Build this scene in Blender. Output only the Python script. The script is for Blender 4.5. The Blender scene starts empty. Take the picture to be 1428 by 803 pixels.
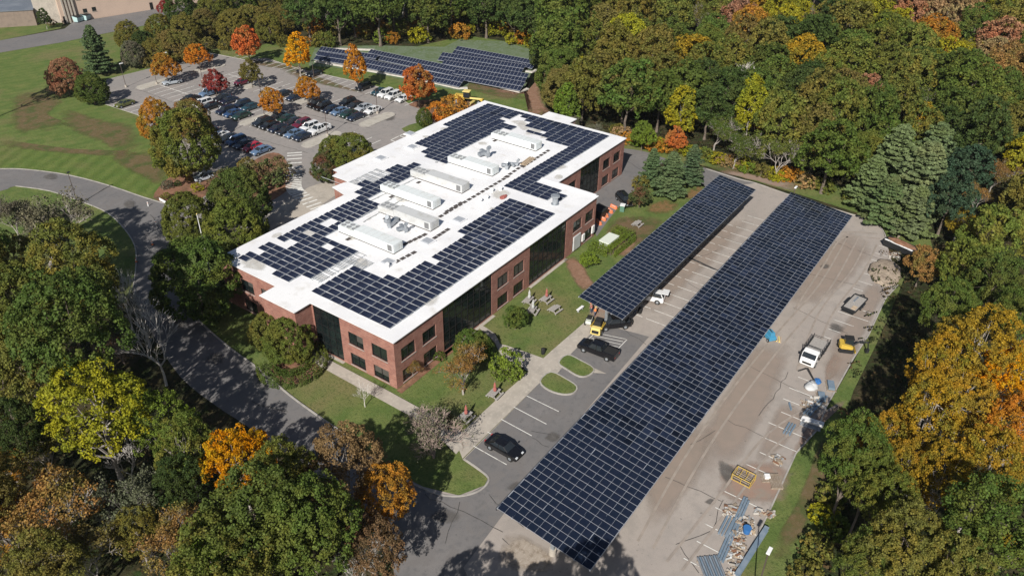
import bpy, bmesh, math, random
import numpy as np
from mathutils import Vector, Matrix
from mathutils.geometry import tessellate_polygon
from math import radians, sin, cos, pi, hypot
random.seed(7)
scene = bpy.context.scene
COL = scene.collection

# ------------------------------------------------------------------ survey camera (drone at 66 m)
CF, CP, CR, CA, CH = 1088.483, 0.580292, 0.0154192, 0.609045, 66.0
def _axes():
    fw = np.array([cos(CA)*cos(CP), sin(CA)*cos(CP), -sin(CP)])
    rt = np.array([sin(CA), -cos(CA), 0.0]); up = np.cross(rt, fw)
    c, s = cos(CR), sin(CR)
    return np.array([c*rt+s*up, -s*rt+c*up, fw])
AX = _axes()
_d = AX.T @ np.array([(554.2-714)/CF, -(542.8-401.5)/CF, 1.0]); _t = CH/-_d[2]
CAM = np.array([-_d[0]*_t, -_d[1]*_t, CH])
def g(x, y, z=0.0):
    """plan position (metres) of a surveyed photo point that lies at height z"""
    d = AX.T @ np.array([(x-714)/CF, -(y-401.5)/CF, 1.0]); t = (CAM[2]-z)/-d[2]
    p = CAM + d*t
    return (float(p[0]), float(p[1]))
def proj(x, y, z):
    c = AX @ (np.array([x, y, z])-CAM)
    if c[2] < 1: return (-9999, -9999, 1)
    return (714+CF*c[0]/c[2], 401.5-CF*c[1]/c[2], c[2])
def GP(pts, z=0.0): return [g(x, y, z) for x, y in pts]

# ------------------------------------------------------------------ materials
def mat(name, base=(.5,.5,.5), rough=.7, metal=0., spec=.3, noise=None, bump=None, coat=0.):
    m = bpy.data.materials.new(name); m.use_nodes = True
    nt = m.node_tree; b = nt.nodes['Principled BSDF']
    b.inputs['Base Color'].default_value = (*base, 1); b.inputs['Roughness'].default_value = rough
    b.inputs['Metallic'].default_value = metal; b.inputs['Specular IOR Level'].default_value = spec
    b.inputs['Coat Weight'].default_value = coat
    if noise:      # list of (scale, detail, colour, lo, hi) blended on top in turn, object space = metres
        tc = nt.nodes.new('ShaderNodeTexCoord'); prev = None
        for i, (sc, det, colr, lo, hi) in enumerate(noise):
            n = nt.nodes.new('ShaderNodeTexNoise'); n.inputs['Scale'].default_value = sc; n.inputs['Detail'].default_value = det
            n.inputs['Roughness'].default_value = .6
            mp = nt.nodes.new('ShaderNodeMapping'); mp.inputs['Location'].default_value = (i*7.3, i*3.1, i*5.7)
            nt.links.new(tc.outputs['Object'], mp.inputs['Vector']); nt.links.new(mp.outputs[0], n.inputs['Vector'])
            r = nt.nodes.new('ShaderNodeMapRange'); r.inputs['From Min'].default_value = lo; r.inputs['From Max'].default_value = hi
            nt.links.new(n.outputs['Fac'], r.inputs['Value'])
            mx = nt.nodes.new('ShaderNodeMix'); mx.data_type = 'RGBA'
            mx.inputs[6].default_value = (*base, 1); mx.inputs[7].default_value = (*colr, 1)
            if prev: nt.links.new(prev, mx.inputs[6])
            nt.links.new(r.outputs[0], mx.inputs[0]); prev = mx.outputs[2]
        nt.links.new(prev, b.inputs['Base Color'])
    if bump:
        tc = nt.nodes.new('ShaderNodeTexCoord'); n = nt.nodes.new('ShaderNodeTexNoise')
        n.inputs['Scale'].default_value = bump[0]; n.inputs['Detail'].default_value = 4
        bp = nt.nodes.new('ShaderNodeBump'); bp.inputs['Strength'].default_value = bump[1]; bp.inputs['Distance'].default_value = bump[2]
        nt.links.new(tc.outputs['Object'], n.inputs['Vector']); nt.links.new(n.outputs['Fac'], bp.inputs['Height']); nt.links.new(bp.outputs[0], b.inputs['Normal'])
    return m

def grass_mat(name, a, b_, c, stripe=None):
    m = mat(name, a, .9, 0, .1, [(.35, 5, b_, .4, .65), (.09, 3, c, .52, .68), (3.0, 6, tuple(v*.6 for v in a), .5, .75)], bump=(6, .6, .15))
    if stripe:
        nt = m.node_tree; b = nt.nodes['Principled BSDF']; src = b.inputs['Base Color'].links[0].from_socket
        tc = nt.nodes.new('ShaderNodeTexCoord'); mp = nt.nodes.new('ShaderNodeMapping'); mp.inputs['Rotation'].default_value = (0,0,stripe[0])
        w = nt.nodes.new('ShaderNodeTexWave'); w.inputs['Scale'].default_value = stripe[1]; w.inputs['Distortion'].default_value = .8
        w.inputs['Detail'].default_value = 2; w.inputs['Detail Scale'].default_value = .5
        nt.links.new(tc.outputs['Object'], mp.inputs[0]); nt.links.new(mp.outputs[0], w.inputs[0])
        mx = nt.nodes.new('ShaderNodeMix'); mx.data_type = 'RGBA'; mx.blend_type = 'MULTIPLY'
        r = nt.nodes.new('ShaderNodeMapRange'); r.inputs['To Min'].default_value = .0; r.inputs['To Max'].default_value = stripe[2]
        nt.links.new(w.outputs['Fac'], r.inputs['Value']); nt.links.new(r.outputs[0], mx.inputs[0])
        nt.links.new(src, mx.inputs[6]); mx.inputs[7].default_value = (.45, .58, .42, 1); nt.links.new(mx.outputs[2], b.inputs['Base Color'])
    return m

def brick_mat(name):
    m = mat(name, (.4,.15,.1), .85, 0, .2); nt = m.node_tree; b = nt.nodes['Principled BSDF']
    uv = nt.nodes.new('ShaderNodeUVMap'); br = nt.nodes.new('ShaderNodeTexBrick')
    br.inputs['Color1'].default_value = (.34,.158,.120,1); br.inputs['Color2'].default_value = (.245,.112,.088,1)
    br.inputs['Mortar'].default_value = (.40,.27,.22,1); br.inputs['Scale'].default_value = 1.0
    br.inputs['Brick Width'].default_value = .4; br.inputs['Row Height'].default_value = .16; br.inputs['Mortar Size'].default_value = .012
    nt.links.new(uv.outputs[0], br.inputs['Vector'])
    n = nt.nodes.new('ShaderNodeTexNoise'); n.inputs['Scale'].default_value = .8; n.inputs['Detail'].default_value = 6
    nt.links.new(uv.outputs[0], n.inputs['Vector'])
    mx = nt.nodes.new('ShaderNodeMix'); mx.data_type = 'RGBA'; mx.blend_type = 'MULTIPLY'
    r = nt.nodes.new('ShaderNodeMapRange'); r.inputs['From Min'].default_value = .4; r.inputs['From Max'].default_value = .7; r.inputs['To Max'].default_value = .55
    nt.links.new(n.outputs['Fac'], r.inputs['Value']); nt.links.new(r.outputs[0], mx.inputs[0])
    nt.links.new(br.outputs['Color'], mx.inputs[6]); mx.inputs[7].default_value = (.62,.5,.5,1); nt.links.new(mx.outputs[2], b.inputs['Base Color'])
    return m

def patch_mat(name, base, noise, scale, keep=.5):
    """surface patch whose border breaks up along a noise, using the mesh's 'edge' attribute"""
    m = mat(name, base, .92, 0, .1, noise); nt = m.node_tree; b = nt.nodes['Principled BSDF']; out = nt.nodes['Material Output']
    at = nt.nodes.new('ShaderNodeAttribute'); at.attribute_name = 'edge'
    tc = nt.nodes.new('ShaderNodeTexCoord'); n = nt.nodes.new('ShaderNodeTexNoise'); n.inputs['Scale'].default_value = scale; n.inputs['Detail'].default_value = 7
    nt.links.new(tc.outputs['Object'], n.inputs['Vector'])
    ad = nt.nodes.new('ShaderNodeMath'); ad.operation = 'ADD'; nt.links.new(at.outputs['Fac'], ad.inputs[0]); nt.links.new(n.outputs['Fac'], ad.inputs[1])
    r = nt.nodes.new('ShaderNodeMapRange'); r.inputs['From Min'].default_value = .5+.25*(1-keep); r.inputs['From Max'].default_value = .95+.5*(1-keep)
    r.inputs['To Max'].default_value = min(1, .55+keep*.45)
    nt.links.new(ad.outputs[0], r.inputs['Value'])
    tr = nt.nodes.new('ShaderNodeBsdfTransparent'); mx = nt.nodes.new('ShaderNodeMixShader')
    nt.links.new(r.outputs[0], mx.inputs[0]); nt.links.new(tr.outputs[0], mx.inputs[1]); nt.links.new(b.outputs[0], mx.inputs[2]); nt.links.new(mx.outputs[0], out.inputs['Surface'])
    return m

def leaf_mat(name, vary=.35):
    m = bpy.data.materials.new(name); m.use_nodes = True; nt = m.node_tree; b = nt.nodes['Principled BSDF']; out = nt.nodes['Material Output']
    oi = nt.nodes.new('ShaderNodeObjectInfo'); at = nt.nodes.new('ShaderNodeAttribute'); at.attribute_type = 'OBJECT'; at.attribute_name = 'tint'
    tc = nt.nodes.new('ShaderNodeTexCoord'); n = nt.nodes.new('ShaderNodeTexNoise'); n.inputs['Scale'].default_value = .32; n.inputs['Detail'].default_value = 3
    nt.links.new(tc.outputs['Object'], n.inputs['Vector'])
    r = nt.nodes.new('ShaderNodeMapRange'); r.inputs['From Min'].default_value = .44; r.inputs['From Max'].default_value = .62
    nt.links.new(n.outputs['Fac'], r.inputs['Value'])
    mx = nt.nodes.new('ShaderNodeMix'); mx.data_type = 'RGBA'
    nt.links.new(r.outputs[0], mx.inputs[0]); nt.links.new(oi.outputs['Color'], mx.inputs[6]); nt.links.new(at.outputs['Color'], mx.inputs[7])
    ge = nt.nodes.new('ShaderNodeNewGeometry'); r2 = nt.nodes.new('ShaderNodeMapRange'); r2.inputs['To Min'].default_value = 1-vary; r2.inputs['To Max'].default_value = 1+vary
    nt.links.new(ge.outputs['Random Per Island'], r2.inputs['Value'])
    hs = nt.nodes.new('ShaderNodeHueSaturation'); hs.inputs['Saturation'].default_value = 1.04; nt.links.new(mx.outputs[2], hs.inputs['Color']); nt.links.new(r2.outputs[0], hs.inputs['Value'])
    nt.links.new(hs.outputs[0], b.inputs['Base Color']); b.inputs['Roughness'].default_value = .65; b.inputs['Specular IOR Level'].default_value = .15
    tl = nt.nodes.new('ShaderNodeBsdfTranslucent'); nt.links.new(hs.outputs[0], tl.inputs['Color'])
    ms = nt.nodes.new('ShaderNodeMixShader'); ms.inputs[0].default_value = .28
    nt.links.new(b.outputs[0], ms.inputs[1]); nt.links.new(tl.outputs[0], ms.inputs[2]); nt.links.new(ms.outputs[0], out.inputs['Surface'])
    return m

M = {}
M['forest'] = mat('forest floor', (.030,.032,.016), .95, 0, .05, [(.25,5,(.07,.055,.03),.45,.65),(.9,6,(.03,.05,.015),.5,.7)], bump=(1.2,.8,.5))
M['grass'] = grass_mat('lawn grass', (.094,.138,.038), (.145,.172,.055), (.165,.155,.065))
M['lawn_far'] = grass_mat('mown lawn grass', (.102,.150,.040), (.152,.180,.056), (.172,.162,.068), stripe=(1.9, .13, .2))
M['lawn_stripe'] = grass_mat('striped lawn grass', (.105,.155,.038), (.145,.180,.050), (.16,.16,.062), stripe=(1.02, .105, .42))
M['asphalt'] = mat('road asphalt', (.155,.150,.150), .9, 0, .15, [(.15,5,(.19,.18,.175),.4,.65),(1.2,8,(.13,.127,.127),.5,.72),(.5,3,(.17,.16,.155),.5,.6),(2.2,3,(.10,.098,.098),.66,.74),(14,3,(.125,.12,.12),.56,.72)], bump=(20,.15,.02))
M['lot'] = mat('faded lot asphalt', (.335,.297,.268), .9, 0, .15, [(.10,5,(.365,.325,.292),.42,.62),(.9,8,(.285,.258,.236),.52,.74),(.35,5,(.305,.275,.25),.5,.62),(5,4,(.33,.295,.262),.52,.7),(2.2,3,(.19,.17,.155),.66,.74),(14,3,(.24,.22,.20),.56,.72)], bump=(20,.15,.02))
M['lot_back'] = mat('back lot asphalt', (.255,.238,.225), .9, 0, .15, [(.12,5,(.28,.255,.238),.4,.62),(1.,8,(.215,.203,.192),.5,.72),(2.2,3,(.13,.125,.12),.66,.74)], bump=(20,.15,.02))
M['walk'] = mat('concrete walk', (.40,.36,.31), .9, 0, .15, [(.4,5,(.33,.30,.26),.45,.65),(2.,6,(.46,.42,.36),.5,.7)])
M['kerb'] = mat('kerb concrete', (.38,.36,.33), .9, 0, .15, [(1,5,(.28,.26,.24),.45,.65)])
M['paint'] = mat('road marking paint', (.68,.67,.63), .8, 0, .2, [(1.4,8,(.40,.38,.35),.55,.66)])
M['crack'] = mat('asphalt crack sealer', (.05,.048,.048), .9, 0, .1, [(2,5,(.10,.095,.09),.5,.6)])
M['mulch'] = mat('bark mulch', (.20,.105,.065), .95, 0, .1, [(1.5,7,(.27,.15,.10),.45,.65),(.4,4,(.13,.08,.05),.5,.65)], bump=(5,.6,.1))
M['dirt'] = patch_mat('bare red earth', (.26,.150,.10), [(1.,6,(.32,.20,.14),.45,.65),(3,5,(.2,.12,.08),.5,.7)], .6, .7)
M['drygrass'] = patch_mat('dry brown grass', (.165,.120,.062), [(1.2,6,(.20,.14,.085),.45,.65),(.35,5,(.10,.115,.042),.48,.6)], .45, .32)
M['dust'] = patch_mat('tan dust', (.345,.28,.235), [(.5,6,(.31,.26,.22),.45,.65)], .22, .3)
M['dust2'] = patch_mat('heavy tan dust', (.34,.235,.185), [(.8,6,(.31,.26,.215),.45,.65)], .5, .5)
M['gravel'] = patch_mat('pale rock bed', (.40,.345,.285), [(1.5,7,(.28,.23,.18),.45,.62),(5,4,(.5,.44,.38),.52,.7)], .5, .6)
M['needles'] = patch_mat('orange pine needles', (.27,.155,.075), [(1.2,6,(.2,.13,.06),.45,.65),(.8,5,(.11,.12,.04),.48,.6)], .9, .3)
M['stain'] = patch_mat('dark worn asphalt', (.12,.112,.105), [(1.2,6,(.16,.15,.14),.45,.65)], .8, .28)
M['rubble'] = mat('sandy spoil', (.33,.27,.21), .95, 0, .1, [(1.,7,(.25,.2,.155),.45,.65),(3,6,(.45,.38,.30),.5,.7)], bump=(3,.8,.2))
M['roof'] = mat('white roof membrane', (.80,.80,.80), .6, 0, .3, [(.12,4,(.72,.72,.73),.42,.62),(.45,7,(.64,.62,.59),.56,.72),(3,5,(.70,.69,.67),.58,.72)])
M['roofstain'] = patch_mat('roof water stain', (.55,.53,.49), [(1.2,6,(.66,.65,.62),.45,.65)], .6, .45)
M['roofseam'] = mat('membrane seam', (.66,.67,.70), .7)
M['eave'] = mat('metal roof edge', (.10,.09,.085), .5, .3)
M['brick'] = brick_mat('red brick')
M['glass'] = mat('dark tinted glass', (.008,.012,.013), .06, 0, .42, [(.5,3,(.016,.024,.022),.4,.6)])
M['mullion'] = mat('dark window frame', (.035,.035,.035), .4, .5)
M['pv'] = mat('solar cell glass', (.006,.010,.020), .11, 0, .32, [(.25,3,(.011,.016,.032),.35,.65)])
M['pvroof'] = mat('rooftop solar cell glass', (.010,.013,.028), .2, 0, .3, [(.25,2,(.018,.024,.045),.35,.65)])
for k_ in ('pv','pvroof'):
    m_ = M[k_]; nt_ = m_.node_tree; b_ = nt_.nodes['Principled BSDF']; src_ = b_.inputs['Base Color'].links[0].from_socket
    ge_ = nt_.nodes.new('ShaderNodeNewGeometry'); mr_ = nt_.nodes.new('ShaderNodeMapRange'); mr_.inputs['To Min'].default_value = .6; mr_.inputs['To Max'].default_value = 1.6
    hs_ = nt_.nodes.new('ShaderNodeHueSaturation'); nt_.links.new(ge_.outputs['Random Per Island'], mr_.inputs['Value']); nt_.links.new(mr_.outputs[0], hs_.inputs['Value'])
    nt_.links.new(src_, hs_.inputs['Color']); nt_.links.new(hs_.outputs[0], b_.inputs['Base Color'])
M['blind'] = mat('window blind behind tinted glass', (.075,.072,.065), .35, 0, .4)
M['alu'] = mat('aluminium frame', (.44,.46,.50), .45, .35)
M['steel'] = mat('galvanised steel', (.42,.45,.48), .5, .6, .3, [(1,4,(.33,.36,.39),.45,.6)])
M['bluesteel'] = mat('blue grey steel', (.20,.27,.34), .5, .3, .3, [(1,5,(.28,.34,.4),.45,.65)])
M['darksteel'] = mat('dark steel', (.04,.042,.045), .5, .5)
M['duct'] = mat('white unit casing', (.66,.70,.70), .5, 0, .3, [(.5,5,(.58,.60,.58),.5,.65)])
M['ductgrey'] = mat('grey unit casing', (.52,.53,.53), .5, 0, .3, [(.6,5,(.44,.44,.42),.5,.65)])
M['louver'] = mat('grey louvre', (.26,.27,.28), .6)
M['pad'] = mat('rubber walkway pad', (.075,.065,.062), .9)
M['skylight'] = mat('cloudy skylight dome', (.36,.38,.41), .25, 0, .5)
M['white'] = mat('white paint', (.78,.78,.77), .4, 0, .4, None, None, .3)
M['cream'] = mat('pale enamel', (.62,.66,.58), .5)
M['yellow'] = mat('yellow machine paint', (.55,.38,.06), .45, 0, .4, [(2,5,(.5,.34,.05),.5,.7)])
M['paleyellow'] = mat('faded yellow paint', (.72,.58,.20), .5, 0, .4)
M['orange'] = mat('orange plastic', (.66,.20,.09), .5)
M['red'] = mat('faded red canvas', (.36,.12,.10), .8)
M['greycloth'] = mat('grey canvas', (.45,.46,.45), .85)
M['black'] = mat('black rubber', (.02,.02,.02), .8)
M['carglass'] = mat('car glass', (.02,.025,.03), .05, 0, .6)
M['lamp'] = mat('headlamp lens', (.75,.78,.8), .1, .2, .8)
M['tail'] = mat('tail lamp', (.35,.02,.02), .3)
M['blue'] = mat('blue plastic', (.04,.15,.38), .5)
M['cyan'] = mat('sky blue paint', (.06,.26,.42), .5)
M['wood'] = mat('weathered wood', (.25,.20,.15), .9, 0, .2, [(4,5,(.33,.28,.23),.45,.65)])
M['palewood'] = mat('pale lumber', (.48,.38,.27), .85, 0, .2, [(3,5,(.38,.29,.2),.45,.65)])
M['greywood'] = mat('grey table planks', (.30,.28,.26), .9, 0, .2, [(5,5,(.38,.36,.33),.45,.65)])
M['bark'] = mat('tree bark', (.16,.13,.105), .95, 0, .1, [(2,6,(.10,.085,.07),.45,.65)])
M['whitebark'] = mat('bleached bare bark', (.58,.55,.51), .95, 0, .1, [(1.5,6,(.36,.33,.30),.45,.65)])
M['palebark'] = mat('pale grey bark', (.34,.31,.28), .95, 0, .1, [(1.5,6,(.26,.23,.21),.45,.65)])
M['twig'] = mat('bare brown twigs', (.27,.21,.18), .95, 0, .1)
M['tan_wall'] = mat('peach concrete wall', (.52,.40,.32), .85, 0, .2, [(.3,5,(.48,.37,.30),.45,.65)])
M['brown_wall'] = mat('brown block wall', (.24,.19,.155), .9, 0, .2, [(.8,5,(.20,.16,.13),.45,.65)])
M['tar_roof'] = mat('grey blue flat roof', (.13,.15,.18), .7, 0, .3, [(.2,5,(.18,.20,.23),.45,.65)])
M['skin'] = mat('skin', (.45,.28,.21), .6); M['jeans'] = mat('blue denim', (.05,.07,.12), .9)
M['hivis'] = mat('orange hi-vis cloth', (.85,.22,.05), .8); M['salmon'] = mat('salmon shirt cloth', (.62,.24,.20), .9); M['hair'] = mat('dark hair', (.03,.02,.015), .8)
M['fabric_ground'] = mat('silt cloth and gravel', (.125,.165,.10), .95, 0, .1, [(.3,5,(.10,.14,.06),.45,.62),(1.5,5,(.17,.20,.15),.5,.7)])
M['conc_white'] = mat('pale concrete block', (.55,.52,.47), .9, 0, .1, [(1.,5,(.45,.42,.38),.45,.65)])
M['leaf'] = leaf_mat('leaves'); M['needle'] = leaf_mat('conifer needles', .3)
def paint(name, c): 
    k = 'car_'+name
    if k not in M: M[k] = mat('car paint '+name, c, .25, .1, .5, None, None, .6)
    return M[k]

# ------------------------------------------------------------------ mesh builder
class MB:
    def __init__(s): s.v, s.f, s.m, s.mats = [], [], [], []
    def mi(s, m):
        if m not in s.mats: s.mats.append(m)
        return s.mats.index(m)
    def add(s, vs, fs, m):
        o = len(s.v); k = s.mi(m); s.v += [tuple(v) for v in vs]
        for f in fs: s.f.append([i+o for i in f]); s.m.append(k)
    def box(s, x0, x1, y0, y1, z0, z1, m, rz=0, c=None, taper=0):
        t = taper
        vs = [(x0,y0,z0),(x1,y0,z0),(x1,y1,z0),(x0,y1,z0),(x0+t,y0+t,z1),(x1-t,y0+t,z1),(x1-t,y1-t,z1),(x0+t,y1-t,z1)]
        if rz:
            cx, cy = c if c else ((x0+x1)/2, (y0+y1)/2); C_, S_ = cos(rz), sin(rz)
            vs = [(cx+(x-cx)*C_-(y-cy)*S_, cy+(x-cx)*S_+(y-cy)*C_, z) for x, y, z in vs]
        s.add(vs, [(3,2,1,0),(4,5,6,7),(0,1,5,4),(1,2,6,5),(2,3,7,6),(3,0,4,7)], m)
    def tube(s, a, b, r0, r1, m, n=8, cap=True):
        a, b = Vector(a), Vector(b); d = (b-a)
        if d.length < 1e-6: return
        d.normalize(); u = d.orthogonal().normalized(); w = d.cross(u)
        vs = [a+(u*cos(2*pi*i/n)+w*sin(2*pi*i/n))*r0 for i in range(n)]+[b+(u*cos(2*pi*i/n)+w*sin(2*pi*i/n))*r1 for i in range(n)]
        fs = [(i, (i+1) % n, n+(i+1) % n, n+i) for i in range(n)]
        if cap: fs += [tuple(reversed(range(n))), tuple(range(n, 2*n))]
        s.add(vs, fs, m)
    def lathe(s, prof, c, m, n=14):
        vs = []; fs = []
        for r, z in prof:
            for i in range(n): vs.append((c[0]+r*cos(2*pi*i/n), c[1]+r*sin(2*pi*i/n), c[2]+z))
        for k in range(len(prof)-1):
            for i in range(n): fs.append((k*n+i, k*n+(i+1) % n, (k+1)*n+(i+1) % n, (k+1)*n+i))
        fs.append(tuple(reversed(range(n)))); fs.append(tuple(range((len(prof)-1)*n, len(prof)*n)))
        s.add(vs, fs, m)
    def loft(s, rings, m, cap=True):
        n = len(rings[0]); vs = [p for r in rings for p in r]; fs = []
        for k in range(len(rings)-1):
            for i in range(n): fs.append((k*n+i, k*n+(i+1) % n, (k+1)*n+(i+1) % n, (k+1)*n+i))
        if cap: fs += [tuple(reversed(range(n))), tuple(range((len(rings)-1)*n, len(rings)*n))]
        s.add(vs, fs, m)
    def blob(s, c, r, m, seed=0, rough=.25, nu=9, nv=6):
        rn = random.Random(seed); vs = []; fs = []
        for j in range(nv+1):
            for i in range(nu):
                th = pi*j/nv; ph = 2*pi*i/nu; k = 1+rn.uniform(-rough, rough)
                vs.append((c[0]+r[0]*sin(th)*cos(ph)*k, c[1]+r[1]*sin(th)*sin(ph)*k, c[2]+r[2]*cos(th)*k))
        for j in range(nv):
            for i in range(nu): fs.append((j*nu+i, (j+1)*nu+i, (j+1)*nu+(i+1) % nu, j*nu+(i+1) % nu))
        s.add(vs, fs, m)
    def mesh(s, name, smooth=False):
        me = bpy.data.meshes.new(name); me.from_pydata(s.v, [], s.f)
        for m in s.mats: me.materials.append(m)
        me.polygons.foreach_set('material_index', s.m)
        if smooth: me.polygons.foreach_set('use_smooth', [True]*len(s.f))
        me.update(); return me
    def obj(s, name, parent=None, loc=(0,0,0), rz=0, smooth=False, bevel=0):
        o = put(name, s.mesh(name, smooth), parent, loc, rz)
        if bevel:
            b = o.modifiers.new('bevel', 'BEVEL'); b.width = bevel; b.segments = 2; b.limit_method = 'ANGLE'
        return o
def put(name, me, parent=None, loc=(0,0,0), rz=0, rot=None, scale=None):
    o = bpy.data.objects.new(name, me); COL.objects.link(o)
    o.location = loc; o.rotation_euler = rot if rot else (0, 0, rz)
    if scale: o.scale = scale if hasattr(scale, '__len__') else (scale,)*3
    if parent: o.parent = parent
    return o
def tag(o, label, cat, group=None, kind=None):
    o['label'] = label; o['category'] = cat
    if group: o['group'] = group
    if kind: o['kind'] = kind
    return o
def thing(name, label, cat, loc=(0,0,0), rz=0, group=None, scale=None):
    o = bpy.data.objects.new(name, None); o.empty_display_size = .5; COL.objects.link(o)
    o.location = loc; o.rotation_euler = (0,0,rz)
    if scale: o.scale = (scale,)*3
    return tag(o, label, cat, group)
def copy_tree(o, parent=None, loc=None, rz=None, label=None):
    c = o.copy(); COL.objects.link(c)
    if parent: c.parent = parent
    for ch in o.children: copy_tree(ch, c)
    if loc is not None: c.location = loc
    if rz is not None: c.rotation_euler = (0,0,rz)
    if label: c['label'] = label
    return c

def smooth_closed(p, k=5):
    out = []; n = len(p)
    for i in range(n):
        a, b, c, d = [np.array(p[(i+j-1) % n]) for j in range(4)]
        for t in np.arange(0, 1, 1/k):
            out.append(tuple(.5*((2*b)+(-a+c)*t+(2*a-5*b+4*c-d)*t*t+(-a+3*b-3*c+d)*t**3)))
    return out
def smooth_open(p, k=5):
    out = []; n = len(p)
    for i in range(n-1):
        a, b, c, d = [np.array(p[min(max(i+j-1, 0), n-1)]) for j in range(4)]
        for t in np.arange(0, 1, 1/k):
            out.append(tuple(.5*((2*b)+(-a+c)*t+(2*a-5*b+4*c-d)*t*t+(-a+3*b-3*c+d)*t**3)))
    out.append(tuple(p[-1])); return out
def tess(pts):
    out = []
    for t in tessellate_polygon([[Vector((x, y, 0)) for x, y in pts]]):
        (x0, y0), (x1, y1), (x2, y2) = [pts[i] for i in t]
        ar = (x1-x0)*(y2-y0)-(x2-x0)*(y1-y0)
        if abs(ar) > 1e-7: out.append(tuple(t) if ar > 0 else tuple(t[::-1]))
    return out
def ground_poly(name, pts, z, m, label=None):
    me = bpy.data.meshes.new(name); me.from_pydata([(x, y, z) for x, y in pts], [], tess(pts)); me.materials.append(m); me.update()
    o = put(name, me); o['kind'] = 'structure'
    if label: o['label'] = label
    return o
def ribbon(name, pts, w, z, m, h=0, closed=False, mb=None):
    P = [Vector((p[0], p[1], 0)) for p in pts]; n = len(P); L = []; R = []
    for i in range(n):
        a = P[(i-1) % n] if (closed or i) else P[i]; b = P[(i+1) % n] if (closed or i < n-1) else P[i]
        d = (b-a); d = d.normalized() if d.length > 1e-6 else Vector((1,0,0)); q = Vector((-d.y, d.x, 0))*w/2
        L.append(P[i]+q); R.append(P[i]-q)
    own = mb is None; mb = mb or MB(); k = n if closed else n-1
    for i in range(k):
        j = (i+1) % n; a, b, c, d = R[i], R[j], L[j], L[i]
        if h:
            vs = [(p.x, p.y, z) for p in (a,b,c,d)]+[(p.x, p.y, z+h) for p in (a,b,c,d)]
            mb.add(vs, [(4,5,6,7),(0,1,5,4),(2,3,7,6)], m)
        else: mb.add([(p.x, p.y, z) for p in (a,b,c,d)], [(0,1,2,3)], m)
    if own:
        o = mb.obj(name); o['kind'] = 'structure'; return o
def patch(name, pts, z, m, inner=.45, jit=.25, seed=0):
    """irregular surface patch: centre fan with 'edge' 1 inside, 0 at the rim"""
    rn = random.Random(seed); cx = sum(p[0] for p in pts)/len(pts); cy = sum(p[1] for p in pts)/len(pts)
    out = smooth_closed(pts, 4); n = len(out); vs = [(cx, cy, z)]; val = [1.]
    for s_, vv in ((inner, 1.), (.75, .45), (1.05, 0.)):
        for x, y in out: vs.append((cx+(x-cx)*s_, cy+(y-cy)*s_, z)); val.append(vv)
    fs = [(0, 1+i, 1+(i+1) % n) for i in range(n)]
    for k in range(2):
        a = 1+k*n; b = a+n
        fs += [(a+i, b+i, b+(i+1) % n, a+(i+1) % n) for i in range(n)]
    me = bpy.data.meshes.new(name); me.from_pydata(vs, [], fs); me.materials.append(m)
    at = me.attributes.new('edge', 'FLOAT', 'POINT'); at.data.foreach_set('value', val); me.update()
    if me.polygons[0].normal.z < 0: me.flip_normals()
    o = put(name, me); o['kind'] = 'structure'; return o

# ------------------------------------------------------------------ ground, roads, lawns
gm = MB(); gm.add([(-1200,-1400,0),(1800,-1400,0),(1800,1500,0),(-1200,1500,0)], [(0,1,2,3)], M['forest']); o = gm.obj('ground'); o['kind'] = 'structure'
Z1, Z2, Z3, Z4, Z5, Z6 = .03, .05, .07, .09, .11, .13
# lawns
ground_poly('lawn', GP([(-60,40),(0,74),(84,60),(165,43.4),(232,28),(262,50),(300,68),(345,70),(400,52),(437,60),(560,70),(650,50),(760,66),(775,100),(756,160),(700,190),(560,210),(400,260),(250,300),(234,283),(201,276),(152,260),(96,245),(39,237),(0,236),(-60,236)]), Z1, M['lawn_far'])
ground_poly('lawn', smooth_open(GP([(-60,204),(30,203),(110,212),(200,214),(235,235),(250,250)]),3)+smooth_open(GP([(226,278),(201,274),(152.7,257.4),(96.6,243.2),(39,235.4),(0,234.5),(-60,235)]),3), Z1+.012, M['lawn_stripe'])
ground_poly('lawn', GP([(-60,0),(60,-10),(92,30),(84,40),(0,57),(-60,70)]), Z1, M['grass'])
ground_poly('lawn', smooth_closed(GP([(-60,268),(22,260),(70,267),(120,284),(151,298),(174,320),(188,343),(190,368),(185,402),(165,425),(90,420),(0,350),(-60,330)]), 3), Z1, M['grass'])
front_lawn = GP([(232,300),(232,331),(238,375),(250,415),(281,450),(321,485),(360,513),(402,549),(443,579),(489,611)]) + GP([(520,640),(558,664),(590.6,679),(612,688),(640,691),(664,685),(678,676),(680,667),(668,655),(652,645)]) + GP([(751,536),(830,455),(1000,290),(985,262),(930,250),(905,245),(870,275),(832,300),(700,250),(450,200)])
ground_poly('lawn', front_lawn, Z1, M['grass'])
ground_poly('verge', GP([(905,222),(985,232),(1029,246),(1097,266),(1186,294),(1216,303),(1232,318),(1240,338),(1300,345),(1290,300),(1180,262),(1000,215),(905,195),(860,190),(860,205)]), Z1, M['grass'])
ground_poly('verge', GP([(1240,400),(1219,452),(1190,505),(1153,568),(1140,600),(1110,633),(1077,704),(1048,763),(1010,830),(1100,830),(1170,700),(1176,640),(1172,600),(1190,545),(1222,480),(1246,425),(1262,385)]), Z1, M['grass'])
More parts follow.
